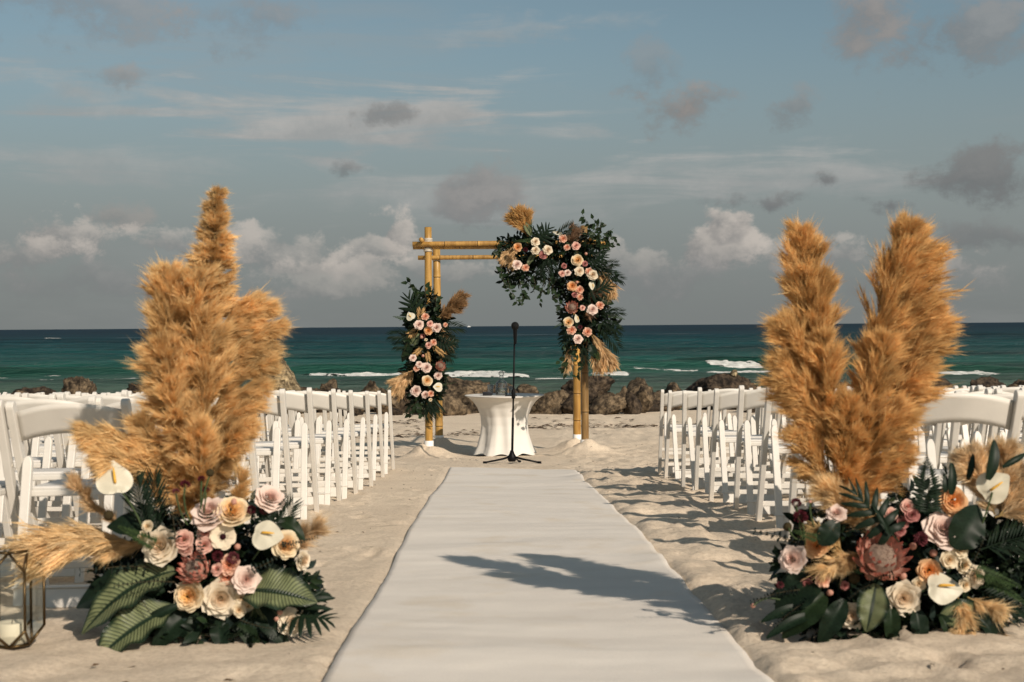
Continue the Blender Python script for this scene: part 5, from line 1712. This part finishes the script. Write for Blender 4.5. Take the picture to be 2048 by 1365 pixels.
for (nm, me, b, t, f, o, w) in [
    ('striped_leaf', STRIPED[0], (350, 1142), (142, 1212), (-.25, -.75, .75), (.05, -.10), 1.05), ('striped_leaf', STRIPED[1], (345, 1215), (180, 1305), (-.2, -.9, .6), (.02, -.12), 1.0),
    ('striped_leaf', STRIPED[1], (486, 1182), (626, 1186), (.15, -.8, .7), (.04, -.05), 1.25), ('striped_leaf', STRIPED[0], (470, 1210), (600, 1222), (.1, -.9, .3), (.06, .0), .9),
    ('broad_leaf', BROAD[0], (300, 1170), (140, 1180), (-.4, -.6, .7), (.10, .05), 1.3), ('broad_leaf', BROAD[1], (330, 1235), (205, 1262), (-.2, -1, .2), (.08, .02), 1.2),
    ('broad_leaf', BROAD[0], (330, 1060), (214, 1036), (-.2, -.8, .6), (.05, .0), 1.1), ('broad_leaf', BROAD[0], (380, 1225), (300, 1292), (-.1, -1, .3), (.05, -.05), 0.93),
    ('broad_leaf', BROAD[1], (400, 1225), (372, 1296), (0, -1, .3), (.05, -.05), 0.99), ('broad_leaf', BROAD[0], (440, 1235), (440, 1298), (0, -1, .2), (.05, -.04), 1.05), ('broad_leaf', BROAD[1], (480, 1235), (512, 1296), (.1, -1, .3), (.05, -.04), 0.99),
    ('broad_leaf', BROAD[0], (510, 1215), (575, 1290), (.2, -1, .3), (.05, -.04), 0.74), ('broad_leaf', BROAD[1], (560, 1040), (608, 1062), (.3, -.8, .6), (.05, 0), 1.2), ('monstera_leaf', MONST, (570, 1230), (662, 1240), (.2, -.7, .8), (.02, -.02), 1.0),
    ('strap_leaf', STRAP[0], (600, 1210), (668, 1190), (.2, -.8, .6), (0, 0), 1.2), ('strap_leaf', STRAP[0], (590, 1215), (650, 1178), (.2, -.9, .3), (.02, .02), .9), ('strap_leaf', STRAP[0], (600, 1218), (660, 1212), (.2, -.8, .6), (0, -.03), 1.1),
    ('palm_leaf', PALM, (300, 1075), (262, 950), (0, -1, .3), (.0, .02), .75), ('palm_leaf', PALM, (315, 1070), (305, 955), (.1, -1, .2), (.02, .02), .6), ('fern_frond', FERN, (520, 1085), (580, 985), (.2, -1, .3), (.0, .0), .8),
    ('fern_frond', FERN2, (320, 1095), (235, 1052), (-.2, -1, .4), (-.04, -.06), 1.1), ('palm_leaf', PALM, (540, 1080), (585, 1010), (.3, -1, .3), (.04, .04), .8),
    ('eucalyptus_stem', EUCA, (350, 1085), (332, 975), (0, -1, .2), (-.04, -.04), 1.0), ('eucalyptus_stem', EUCA, (365, 1060), (322, 1000), (0, -1, .2), (-.04, -.02), 1.1), ('eucalyptus_stem', EUCA2, (350, 1165), (232, 1168), (-.1, -1, .3), (-.06, -.14), 1.0),
    ('eucalyptus_stem', EUCA, (300, 1135), (160, 1140), (-.1, -1, .3), (.02, -.02), 1.0), ('eucalyptus_stem', EUCA, (500, 1140), (565, 1110), (.1, -1, .3), (-.04, -.04), 1.2), ('eucalyptus_stem', EUCA, (400, 1125), (398, 1068), (0, -1, .2), (-.08, -.10), 1.3),
    ('eucalyptus_stem', EUCA2, (480, 1240), (560, 1262), (.1, -1, .2), (-.04, -.06), 1.0), ('eucalyptus_stem', EUCA2, (300, 1225), (260, 1180), (-.1, -1, .3), (-.06, -.06), 1.0), ('eucalyptus_stem', EUCA2, (560, 1090), (632, 1075), (.1, -1, .3), (-.04, -.06), 1.0),
    ('strap_leaf', STRAP[0], (330, 1180), (190, 1230), (-.1, -1, .3), (.03, .0), .9), ('strap_leaf', STRAP[0], (360, 1210), (270, 1250), (-.1, -1, .4), (.0, -.04), 1.3)]:
    lf(al, nm, me, b, t, FD, f, o, w)


def blobs_px(lst, d):
    return [(*P(x, y, d + o), r * d / F_PX, .75) for x, y, r, o in lst]


leaf_cloud('foliage', al, blobs_px([(300, 1180, 80, .05), (400, 1160, 105, .10), (480, 1170, 95, .08), (560, 1180, 70, .05), (400, 1235, 55, .02), (490, 1240, 50, .02), (330, 1100, 60, .08), (510, 1070, 65, .08), (250, 1160, 60, .06), (560, 1235, 40, .0), (330, 1030, 45, .1), (320, 1240, 45, .05), (350, 1268, 30, -.16), (420, 1272, 32, -.18), (500, 1270, 32, -.16), (280, 1230, 30, -.1)], AL), 4200, (.025, .070), 8, [G1, G1 * .8, G2, G4])


def stems(parent, lst, d, seed):
    rng = np.random.RandomState(seed)
    for (a, b) in lst:
        p0, p2 = P(*a, d), P(*b, d - .02); mid = (p0 + p2) / 2 + rng.normal(0, .012, 3)
        pts, _ = bez(p0, mid, p2, np.linspace(0, 1, 8)); V, Fc = tube(pts, .0028, 6, False)
        MB().add(V, Fc).build('flower_stem', 'stem', parent, True)


stems(al, [((290, 1075), (236, 975)), ((385, 1050), (370, 975)), ((402, 1050), (403, 962)), ((395, 1060), (420, 950)), ((505, 1120), (525, 1080)), ((375, 1050), (352, 988)), ((396, 1055), (412, 985))], FD, 3)

AR = 4.66
ar = thing('flower_arrangement', P(1780, 1272, AR), 'ground arrangement with a large king protea under two tall golden plumes', 'flowers', 'floral arrangements flanking the aisle')
for i, (a, b, c, w, o, kw) in enumerate([
    ((1668, 1010), (1628, 740), (1598, 472), 92, (.02, .0, .0), dict(t0=0.30, open_=.36, ncl=120)),
    ((1660, 960), (1640, 760), (1628, 500), 92, (.03, .02, .02), dict(t0=0.35, open_=.36)),
    ((1670, 1010), (1640, 800), (1580, 652), 76, (0, -.04, -.06), dict(t0=0.34, sweep=(-.25, 0, 0))),
    ((1675, 1015), (1640, 860), (1576, 728), 56, (0, -.05, -.09), dict(t0=0.38, sweep=(-.35, 0, -.05))),
    ((1680, 1020), (1655, 860), (1648, 690), 80, (0, -.05, -.07), dict(t0=0.25, open_=.36)),
    ((1690, 1010), (1735, 700), (1810, 468), 108, (.03, .02, .0), dict(t0=0.32, sweep=(.12, 0, .05), ncl=130, open_=.36)),
    ((1700, 1000), (1745, 760), (1834, 500), 92, (.04, .03, .02), dict(t0=0.38, sweep=(.3, 0, 0), ncl=120)),
    ((1705, 1000), (1770, 800), (1852, 628), 68, (.03, .02, .0), dict(t0=0.40, sweep=(.5, 0, -.05), ncl=110)),
    ((1705, 1010), (1760, 850), (1820, 745), 60, (.02, .0, -.03), dict(t0=0.34, sweep=(.5, 0, -.08))),
    ((1700, 1010), (1730, 860), (1764, 690), 88, (.0, -.05, -.07), dict(t0=0.22, open_=.36)),
    ((1695, 1020), (1720, 920), (1785, 825), 80, (.0, -.04, -.07), dict(sweep=(.3, 0, 0))),
    ((1690, 1025), (1690, 940), (1698, 810), 76, (.0, -.06, -.08), dict(open_=.36)),
    ((1685, 1030), (1660, 950), (1600, 870), 66, (.0, -.05, -.08), dict(sweep=(-.2, 0, 0), ncl=70)),
    ((1690, 1040), (1720, 980), (1800, 900), 60, (.0, -.04, -.06), dict(sweep=(.3, 0, .0), ncl=70)),
    ((1760, 1075), (1720, 1030), (1655, 985), 56, (-.1, -.14, -.16), dict(ncl=75, tone=(.76, .56, .31), sweep=(-.1, 0, .2))),
    ((1990, 1030), (1965, 970), (1938, 912), 70, (.02, .04, .05), dict(ncl=70, tone=(.76, .58, .36), open_=.6)),
    ((2000, 1030), (2000, 960), (2010, 900), 70, (.03, .05, .06), dict(ncl=70, tone=(.76, .58, .36), open_=.6)),
    ((2000, 1030), (2040, 980), (2085, 935), 80, (.0, .0, .0), dict(ncl=80, tone=(.76, .58, .36), sweep=(.3, 0, 0))),
    ((1990, 1035), (2040, 1020), (2100, 1000), 74, (.0, -.02, -.04), dict(ncl=80, tone=(.76, .58, .36), sweep=(.3, 0, 0))),
    ((1720, 1105), (1690, 1120), (1645, 1140), 20, (-.16, -.19, -.22), dict(ncl=26, nbr=5, nfib=40, tone=(.76, .56, .31))),
    ((1915, 1195), (1930, 1215), (1920, 1255), 34, (-.18, -.2, -.22), dict(ncl=30, nbr=5, nfib=40, tone=(.76, .56, .31))),
    ((1935, 1195), (1965, 1210), (1992, 1222), 14, (-.18, -.2, -.22), dict(ncl=20, nbr=4, nfib=36, tone=(.76, .56, .31))),
    ((1960, 1255), (1985, 1262), (1995, 1300), 40, (-.1, -.12, -.14), dict(ncl=34, nbr=5, nfib=40, tone=(.56, .36, .16))),
    ((1690, 1110), (1665, 1075), (1640, 1060), 18, (-.16, -.19, -.2), dict(ncl=22, nbr=4, nfib=36, tone=(.6, .42, .2))),
]):
    k = dict(tone=(.69, .44, .185)); k.update(BIG); k.update(kw)
    plume(ar, a, b, c, AR, w, 400 + i, dd=o, **k)
FR = AR - .20
for (k, x, y, r, f) in [
    ('blush_rose', 1585, 1119, 27, (-.6, -1, .2)), ('orange_rose', 1633, 1090, 25, (-.3, -1, .3)), ('dusty_rose', 1614, 1169, 17, (-.2, -1, .1)), ('peach_rose', 1646, 1161, 15, (0, -1, .2)), ('dusty_rose', 1676, 1135, 11, (0, -1, .2)), ('dusty_rose', 1690, 1172, 9, (0, -1, 0)),
    ('cream_rose', 1806, 1197, 32, (.05, -1, .1)), ('cream_rose', 1704, 1231, 26, (-.3, -1, -.1)), ('spray_rose', 1815, 1014, 15, (0, -.9, .5)), ('dusty_rose', 1824, 1030, 15, (0, -1, .4)), ('spray_rose', 1781, 1029, 14, (-.2, -.9, .5)), ('dusty_rose', 1806, 1045, 12, (0, -1, .3)),
    ('scabious', 1841, 1079, 15, (0, -1, .4)), ('bud', 1826, 1093, 9, (0, -1, .4)), ('bud', 1867, 1107, 9, (0, -1, .4)), ('bud', 1806, 1153, 9, (0, -1, .4)), ('blush_rose', 1886, 1061, 37, (.05, -1, .3)), ('orange_rose', 1905, 1003, 31, (-.05, -.9, .5)),
    ('cream_spray_rose', 1920, 1101, 17, (.1, -1, .3)), ('cream_spray_rose', 1898, 1120, 18, (0, -1, .1)), ('cream_spray_rose', 1928, 1131, 18, (.2, -1, .2)), ('cream_rose', 1948, 1153, 23, (.5, -1, .1)), ('cream_spray_rose', 1930, 1170, 14, (.3, -1, -.1)), ('orange_rose', 1858, 1143, 25, (-.2, -1, .2)),
    ('blush_rose', 1673, 1028, 19, (-.2, -.8, .6)), ('scabious', 1600, 1036, 15, (0, -.8, .6)), ('scabious', 1592, 1008, 11, (0, -.6, .8)), ('bud', 1620, 1004, 4, (0, -1, 0)), ('pod', 1575, 1054, 9, (0, -1, 0)), ('pod', 1709, 1157, 11, (0, -1, 0)), ('cream_rose', 1745, 1055, 14, (0, -.8, .6)), ('scabious', 1560, 1170, 8, (0, -1, 0)),
    ('bud', 1506, 1212, 6, (0, -1, .4)), ('dusty_rose', 1800, 1062, 12, (0, -1, .2)), ('bud', 1660, 1186, 8, (0, -1, .2)), ('cream_spray_rose', 1838, 1168, 14, (-.4, -1, 0)), ('pod', 1565, 1230, 5, (0, -1, 0))]:
    flower(ar, k, x, y, r, FR, f, dd=rngF.uniform(-.02, .02))
flower(ar, 'anthurium', 1988, 975, 35, FR, (-.25, -1, .15), spin=-.9, dd=-.02)
flower(ar, 'anthurium', 1887, 1174, 37, FR, (.1, -.8, .6), spin=-1.7, dd=-.05)
pr_ = flower(ar, 'protea', 1758, 1122, 68, FR, (.0, -.72, .62), spin=.2, dd=-.02)
for (nm, me, b, t, f, o, w) in [
    ('striped_leaf', STRIPED[1], (1752, 1168), (1735, 1268), (-.1, -1, .25), (-.02, -.05), 1.25), ('striped_leaf', STRIPED[0], (1880, 1235), (1998, 1228), (.1, -.9, .4), (.0, -.04), 1.25), ('broad_leaf', BROAD[0], (1905, 1095), (1972, 1012), (.25, -1, .25), (-.03, -.03), 1.5),
    ('fern_frond', FERN, (1857, 1040), (1858, 902), (0, -1, .15), (-.02, .0), 1.0), ('strap_leaf', STRAP[0], (1975, 960), (1999, 880), (.2, -1, .1), (-.03, -.03), 1.8), ('strap_leaf', STRAP[0], (2005, 935), (2056, 905), (.1, -1, .4), (-.03, -.03), 1.3), ('strap_leaf', STRAP[0], (1902, 990), (1908, 925), (0, -1, .2), (0, 0), 1.6),
    ('strap_leaf', STRAP[0], (1890, 985), (1893, 950), (0, -1, .2), (0, 0), 2.4), ('strap_leaf', STRAP[0], (1935, 960), (1950, 908), (0, -1, .2), (.05, .05), 1.5), ('monstera_leaf', MONST, (1790, 1075), (1700, 975), (-.1, -1, .3), (-.05, -.02), .75), ('broad_leaf', BROAD[0], (1640, 1090), (1678, 1040), (0, -1, .3), (-.04, -.06), 1.4),
    ('eucalyptus_stem', EUCA, (1612, 1095), (1515, 1060), (-.1, -1, .4), (.0, -.02), 1.0), ('eucalyptus_stem', EUCA2, (1600, 1180), (1505, 1200), (-.1, -1, .4), (.0, -.04), 1.0), ('eucalyptus_stem', EUCA2, (1800, 1060), (1795, 975), (0, -1, .2), (.0, .02), 1.0), ('eucalyptus_stem', EUCA, (1815, 1050), (1822, 990), (0, -1, .2), (.02, .02), 1.2),
    ('eucalyptus_stem', EUCA2, (1920, 1165), (1975, 1075), (.1, -1, .3), (-.06, -.06), 1.0), ('eucalyptus_stem', EUCA, (1740, 1170), (1700, 1195), (-.1, -1, .3), (-.05, -.08), 1.2), ('eucalyptus_stem', EUCA2, (1620, 1200), (1550, 1250), (-.1, -1, .3), (-.02, -.06), 1.0), ('eucalyptus_stem', EUCA, (1790, 1150), (1740, 1160), (0, -1, .3), (-.09, -.1), 1.4),
    ('fern_frond', FERN2, (1940, 1140), (2048, 1165), (.1, -.8, .7), (-.02, -.06), 1.2), ('fern_frond', FERN2, (1960, 1150), (2060, 1200), (.1, -.8, .7), (.0, -.04), 1.1), ('palm_leaf', PALM, (1960, 1100), (2070, 1060), (.1, -.8, .5), (.1, .12), 1.0), ('palm_leaf', PALM, (1950, 1180), (2060, 1215), (.1, -.8, .6), (.06, .02), .9),
    ('broad_leaf', BROAD[0], (1640, 1150), (1545, 1215), (-.2, -.8, .7), (.02, -.02), 1.4), ('broad_leaf', BROAD[1], (1650, 1190), (1570, 1255), (-.2, -.9, .5), (.02, -.06), 1.3), ('broad_leaf', BROAD[0], (1690, 1200), (1640, 1285), (-.1, -1, .4), (.0, -.06), 0.87), ('broad_leaf', BROAD[1], (1780, 1210), (1790, 1292), (0, -1, .3), (.0, -.06), 0.99),
    ('broad_leaf', BROAD[0], (1830, 1215), (1850, 1296), (.1, -1, .3), (.0, -.06), 0.93), ('broad_leaf', BROAD[1], (1880, 1230), (1920, 1290), (.1, -1, .3), (.0, -.06), 0.93), ('broad_leaf', BROAD[0], (1940, 1220), (2010, 1282), (.2, -.9, .4), (.0, -.06), 0.74), ('strap_leaf', STRAP[0], (1610, 1215), (1525, 1232), (-.2, -.8, .7), (.0, -.04), 1.4),
    ('strap_leaf', STRAP[0], (1630, 1230), (1535, 1262), (-.2, -.8, .7), (.0, -.06), 1.2), ('strap_leaf', STRAP[0], (1780, 1070), (1750, 1010), (0, -1, .3), (-.06, -.06), .9), ('fern_frond', FERN2, (1640, 1080), (1585, 1060), (-.2, -1, .3), (-.05, -.06), 1.0), ('palm_leaf', PALM, (1900, 1010), (1900, 940), (0, -1, .2), (.06, .06), .7)]:
    lf(ar, nm, me, b, t, FR, f, o, w)
leaf_cloud('foliage', ar, blobs_px([(1640, 1150, 80, .05), (1740, 1140, 110, .12), (1840, 1130, 110, .12), (1930, 1140, 95, .10), (2010, 1130, 80, .08), (1700, 1215, 60, .02), (1800, 1220, 60, .02), (1900, 1220, 60, .02), (1610, 1200, 50, .02), (1640, 1060, 50, .06), (1990, 1200, 60, .04), (2060, 1090, 70, .1), (1830, 1030, 50, .1), (1640, 1250, 34, -.12), (1720, 1265, 34, -.16), (1800, 1270, 34, -.18), (1880, 1265, 34, -.16), (1960, 1255, 34, -.12)], AR), 5200, (.025, .070), 18, [G1, G1 * .7, G2 * .8, G4 * .8])
stems(ar, [((1610, 1090), (1600, 1040)), ((1605, 1080), (1592, 1012)), ((1630, 1060), (1620, 1006)), ((1960, 1060), (1985, 985)), ((1600, 1080), (1577, 1056)), ((1560, 1200), (1507, 1212))], FR, 5)

# ------------------------------------------------------------------ garlands on the arch
GD = 17.05
gl = thing('flower_garland', P(855, 835, GD), 'lower garland of roses and ferns tied round the bare-topped bamboo posts', 'flowers', 'garlands on the bamboo arch')
SM = dict(ncl=40, nbr=5, nfib=24, fl=.07, fw=.0042, tone=(.66, .46, .25))
for i, (a, b, c, w, kw) in enumerate([((876, 636), (898, 612), (923, 592), 22, dict(tone=(.36, .22, .11), open_=.35)), ((878, 638), (900, 622), (920, 606), 18, dict(tone=(.36, .22, .11), open_=.35)), ((832, 742), (818, 752), (798, 774), 26, dict(sweep=(-.1, 0, -.3))), ((834, 740), (812, 746), (796, 760), 22, dict(sweep=(-.1, 0, -.2))), ((880, 655), (890, 670), (903, 690), 8, dict(ncl=20)), ((872, 662), (882, 676), (888, 700), 8, dict(ncl=20))]):
    k = dict(SM); k.update(kw); plume(gl, a, b, c, GD - .06, w, 500 + i, **k)
for (k, x, y, r) in [('peach_rose', 850.5, 633.5, 8), ('blush_rose', 838, 650, 10), ('spray_rose', 860, 648, 7), ('orange_rose', 857, 662, 10), ('blush_rose', 873, 656, 10), ('spray_rose', 857, 691, 7), ('peach_rose', 867, 685, 7), ('blush_rose', 825.6, 716.5, 7.5), ('blush_rose', 838.5, 729.5, 7), ('peach_rose', 833, 737, 7),
                     ('blush_rose', 853, 736, 10.5), ('blush_rose', 876, 752, 8.5), ('garden_rose', 854, 762, 11.5), ('blush_rose', 831.6, 782.5, 11), ('blush_rose', 850.5, 790, 8), ('peach_rose', 861.5, 788, 7), ('peach_rose', 891, 650, 5), ('bud', 843, 675, 4), ('bud', 846, 712, 4), ('cream_spray_rose', 861, 800, 4), ('dusty_rose', 846, 672, 5), ('cream_spray_rose', 852, 680, 3.5)]:
    flower(gl, k, x, y, r * .93, GD - .24, (0, -1, .25), dd=rngF.uniform(-.04, .04))
flower(gl, 'anthurium', 821, 633, 9.5, GD - .24, (-.2, -1, .3), spin=.6); flower(gl, 'anthurium', 877, 774, 10, GD - .24, (.1, -1, .5), spin=1.5); flower(gl, 'protea', 880, 733, 14, GD - .2, (.3, -1, .1))
for (nm, me, b, t, f, w) in [('fern_frond', FERN2, (842, 628), (831, 575), (0, -1, .3), 1.0), ('fern_frond', FERN2, (820, 642), (787, 631), (-.1, -1, .5), 1.0), ('palm_leaf', PALM, (825, 672), (781, 668), (-.1, -1, .5), 1.0), ('palm_leaf', PALM, (828, 690), (790, 690), (-.1, -1, .4), 1.0), ('palm_leaf', PALM, (872, 655), (921, 652), (.1, -1, .5), .9), ('palm_leaf', PALM, (872, 665), (912, 682), (.1, -1, .4), .9),
                             ('palm_leaf', PALM, (870, 690), (905, 715), (.2, -1, .2), 1.0), ('monstera_leaf', MONST, (840, 650), (815, 590), (-.2, -1, .2), 1.0), ('monstera_leaf', MONST, (870, 690), (912, 690), (.2, -1, .2), 1.0), ('striped_leaf', STRIPED[0], (842, 668), (815, 695), (-.2, -1, .4), 1.2), ('broad_leaf', BROAD[0], (825, 690), (800, 722), (-.2, -1, .3), .9), ('dried_palm_leaf', DRYPALM, (838, 660), (820, 668), (0, -1, .2), 1.4),
                             ('dried_palm_leaf', DRYPALM, (840, 645), (842, 622), (0, -1, .2), 1.3), ('dried_palm_leaf', DRYPALM, (852, 690), (832, 706), (0, -1, .2), .8), ('dried_palm_leaf', DRYPALM, (862, 690), (884, 706), (0, -1, .2), .8), ('dried_palm_leaf', DRYPALM, (852, 696), (856, 718), (0, -1, .2), .8), ('palm_leaf', PALM, (850, 795), (858, 838), (0, -1, .1), .8), ('palm_leaf', PALM, (840, 795), (815, 825), (-.2, -1, .1), .9), ('palm_leaf', PALM, (858, 792), (876, 830), (.2, -1, .1), .8),
                             ('strap_leaf', STRAP[0], (868, 800), (891, 824), (.1, -1, .2), 1.0), ('fern_frond', FERN2, (872, 745), (905, 735), (.1, -1, .3), .8), ('fern_frond', FERN2, (880, 772), (912, 764), (.1, -1, .3), .35), ('eucalyptus_stem', EUCA, (860, 615), (868, 580), (0, -1, .2), 1.0), ('eucalyptus_stem', EUCA2, (850, 610), (850, 578), (0, -1, .2), 1.0), ('eucalyptus_stem', EUCA2, (872, 715), (896, 712), (0, -1, .2), 1.0)]:
    lf(gl, nm, me, b, t, GD - .12, f, (0, -.05), w)
leaf_cloud('foliage', gl, [(*P(x, y, GD + .05), r * GD / F_PX, .8) for x, y, r in ((850, 605, 22), (845, 635, 30), (855, 665, 36), (850, 700, 36), (848, 735, 34), (850, 770, 34), (846, 800, 26), (828, 750, 22), (882, 690, 24), (835, 670, 26), (875, 640, 20), (870, 760, 22))], 3300, (.045, .11), 28, [G1 * .8, G1, G2, G1 * .6])
for i, pts in enumerate([[(835, 590), (822, 572), (818, 555)], [(840, 600), (826, 580), (815, 566)], [(850, 590), (852, 575), (862, 572)], [(840, 805), (830, 825), (814, 828)], [(842, 808), (838, 830), (842, 836)], [(835, 800), (822, 815), (818, 832)], [(815, 665), (812, 690), (803, 716)], [(880, 590), (868, 600), (876, 620)]]):
    wisp(gl, pts, GD - .15, 600 + i, leaf=.055, gap=.035)

gr = thing('flower_garland', P(1165, 720, GD), 'large corner garland of roses and trailing ivy at the top of the bamboo arch', 'flowers', 'garlands on the bamboo arch')
for i, (a, b, c, w, kw) in enumerate([((1056, 474), (1048, 455), (1038, 427), 22, dict(tone=(.56, .35, .14), open_=.26)), ((1058, 474), (1050, 458), (1026, 438), 20, dict(tone=(.56, .35, .14), open_=.26)), ((1056, 474), (1055, 455), (1052, 434), 18, dict(tone=(.54, .33, .13), open_=.26)), ((1038, 495), (1022, 500), (1008, 514), 14, dict(sweep=(-.1, 0, -.2), ncl=30)), ((1036, 500), (1028, 510), (1024, 524), 10, dict(sweep=(0, 0, -.2), ncl=30)),
                                      ((1198, 538), (1212, 548), (1222, 580), 26, dict(sweep=(.05, 0, -.4))), ((1196, 540), (1205, 555), (1210, 578), 18, dict(sweep=(0, 0, -.4))), ((1184, 668), (1200, 690), (1222, 724), 30, dict(sweep=(.1, 0, -.3))), ((1182, 668), (1192, 695), (1206, 728), 28, dict(sweep=(.0, 0, -.4))), ((1142, 692), (1138, 710), (1134, 730), 14, dict(sweep=(0, 0, -.4))), ((1140, 492), (1144, 478), (1147, 464), 18, dict(tone=(.30, .19, .12), ncl=30)), ((1165, 600), (1175, 595), (1186, 590), 20, dict(tone=(.30, .18, .11), ncl=36)), ((1168, 605), (1172, 612), (1174, 622), 14, dict(tone=(.30, .18, .11), ncl=24))]):
    k = dict(SM); k.update(kw); plume(gr, a, b, c, GD - .08, w, 540 + i, **k)
for (k, x, y, r) in [('cream_rose', 1071, 484, 9), ('orange_rose', 1035, 495, 10), ('cream_rose', 1071, 501, 9), ('cream_rose', 1095.6, 500.5, 10), ('blush_rose', 1034, 530, 10), ('peach_rose', 1051, 536, 8), ('peach_rose', 1126, 478, 9), ('peach_rose', 1134, 495, 7), ('spray_rose', 1152, 492, 9), ('garden_rose', 1155, 521, 13), ('cream_rose', 1159, 543, 10), ('spray_rose', 1124, 548, 7), ('blush_rose', 1135, 546, 7), ('peach_rose', 1178, 543, 8),
                     ('cream_rose', 1185, 550.5, 11), ('orange_rose', 1144, 573, 11), ('peach_rose', 1159, 580.5, 9), ('dusty_rose', 1149.5, 590, 6), ('peach_rose', 1160, 594.6, 7), ('spray_rose', 1165, 616, 6), ('blush_rose', 1184.6, 620, 11), ('peach_rose', 1200, 611, 9), ('garden_rose', 1137, 645, 11), ('peach_rose', 1143, 660.5, 10), ('peach_rose', 1175, 664.6, 10), ('blush_rose', 1156, 678.7, 10), ('dusty_rose', 1087, 510, 9), ('dusty_rose', 1128, 532, 6), ('dusty_rose', 1170, 528, 6), ('bud', 1154, 565, 4), ('bud', 1172, 508, 4), ('scabious', 1051, 500, 5), ('scabious', 1160, 655, 5)]:
    flower(gr, k, x, y, r * .93, GD - .26, (0, -1, .25), dd=rngF.uniform(-.04, .04))
flower(gr, 'anthurium', 1155, 638, 9, GD - .26, (.9, -.7, .2), spin=.2); flower(gr, 'anthurium', 1185, 571, 9, GD - .26, (.7, -.8, .2), spin=3.0); flower(gr, 'anthurium', 1115, 465, 10, GD - .1, (.3, -.5, .9), spin=-1.2); flower(gr, 'protea', 1144, 616, 17, GD - .24, (-.1, -1, .2))
for (nm, me, b, t, f, w) in [('monstera_leaf', MONST, (1070, 490), (1100, 454), (.0, -1, .2), 1.2), ('palm_leaf', PALM, (1108, 478), (1143, 450), (.1, -1, .2), .8), ('fern_frond', FERN2, (1068, 482), (1030, 480), (0, -1, .4), .9), ('fern_frond', FERN2, (1060, 475), (1063, 440), (0, -1, .3), .8), ('striped_leaf', STRIPED[0], (1062, 472), (1048, 440), (0, -1, .3), .9), ('palm_leaf', PALM, (1093, 508), (1094, 562), (0, -1, .1), .8), ('palm_leaf', PALM, (1098, 508), (1112, 556), (.1, -1, .1), .7), ('palm_leaf', PALM, (1090, 508), (1078, 545), (-.1, -1, .1), .7),
                             ('striped_leaf', STRIPED[1], (1070, 508), (1053, 532), (-.1, -1, .2), .8), ('palm_leaf', PALM, (1195, 538), (1244, 556), (.1, -1, .3), .8), ('palm_leaf', PALM, (1195, 532), (1232, 525), (.1, -1, .3), .8), ('monstera_leaf', MONST, (1178, 530), (1212, 508), (.2, -1, .3), 1.1), ('palm_leaf', PALM, (1170, 510), (1210, 496), (.2, -1, .3), .8), ('palm_leaf', PALM, (1200, 650), (1238, 692), (.2, -1, .2), .9), ('palm_leaf', PALM, (1200, 640), (1242, 660), (.2, -1, .3), .8), ('palm_leaf', PALM, (1200, 625), (1244, 622), (.2, -1, .3), .7),
                             ('fern_frond', FERN2, (1212, 630), (1250, 636), (.1, -1, .5), .9), ('fern_frond', FERN2, (1130, 645), (1106, 655), (-.1, -1, .5), .9), ('fern_frond', FERN2, (1190, 700), (1205, 738), (.1, -1, .2), .9), ('broad_leaf', BROAD[0], (1140, 640), (1122, 628), (-.2, -1, .3), 1.5), ('broad_leaf', BROAD[0], (1180, 690), (1192, 716), (.1, -1, .2), 1.2), ('palm_leaf', PALM, (1140, 625), (1118, 622), (-.1, -1, .2), .8), ('broad_leaf', BROAD[1], (1190, 600), (1228, 602), (.2, -1, .3), 1.2), ('monstera_leaf', MONST, (1170, 590), (1222, 570), (.2, -1, .3), .9), ('monstera_leaf', MONST, (1150, 640), (1126, 690), (-.1, -1, .2), .8), ('palm_leaf', PALM, (1165, 690), (1172, 725), (0, -1, .2), .8)]:
    lf(gr, nm, me, b, t, GD - .12, f, (0, -.05), w)
leaf_cloud('foliage', gr, [(*P(x, y, GD + .05), r * GD / F_PX, .8) for x, y, r in ((1012, 498, 22), (1035, 505, 34), (1065, 500, 36), (1095, 500, 32), (1130, 500, 34), (1160, 500, 36), (1030, 540, 28), (1055, 545, 26), (1075, 540, 18), (1170, 535, 42), (1155, 575, 44), (1180, 590, 40), (1160, 620, 40), (1190, 640, 36), (1160, 660, 36), (1150, 690, 20), (1125, 560, 22), (1205, 560, 26), (1015, 550, 16), (1215, 650, 20))], 5200, (.045, .10), 38, [G1 * .8, G1, G2, G1 * .6])
for i, pts in enumerate([[(1185, 480), (1178, 450), (1165, 428)], [(1190, 490), (1200, 465), (1203, 440)], [(1190, 490), (1215, 465), (1228, 455)], [(1195, 495), (1220, 480), (1232, 478)], [(1200, 500), (1222, 492), (1236, 485)], [(1185, 480), (1195, 450), (1185, 436)], [(1175, 470), (1190, 460), (1210, 450)], [(1205, 505), (1215, 480), (1222, 470)], [(1200, 500), (1208, 478), (1216, 462)],
                         [(1040, 560), (1048, 590), (1040, 612)], [(1015, 570), (1030, 592), (1036, 612)], [(1018, 560), (1018, 582), (1026, 590)], [(1040, 590), (1050, 595), (1058, 592)], [(1068, 550), (1070, 575), (1068, 585)], [(1068, 575), (1085, 580), (1090, 590)], [(1088, 560), (1082, 585), (1080, 604)], [(1100, 555), (1100, 580), (1094, 575)], [(1145, 700), (1128, 735), (1132, 750)], [(1150, 700), (1156, 740), (1150, 760)], [(1145, 690), (1120, 715), (1118, 722)], [(1110, 560), (1104, 590), (1112, 600)], [(1115, 590), (1112, 605), (1122, 612)], [(1000, 480), (994, 495), (996, 510)], [(1000, 530), (1006, 560), (1014, 575)]]):
    wisp(gr, pts, GD - .15, 650 + i, leaf=.055, gap=.035)
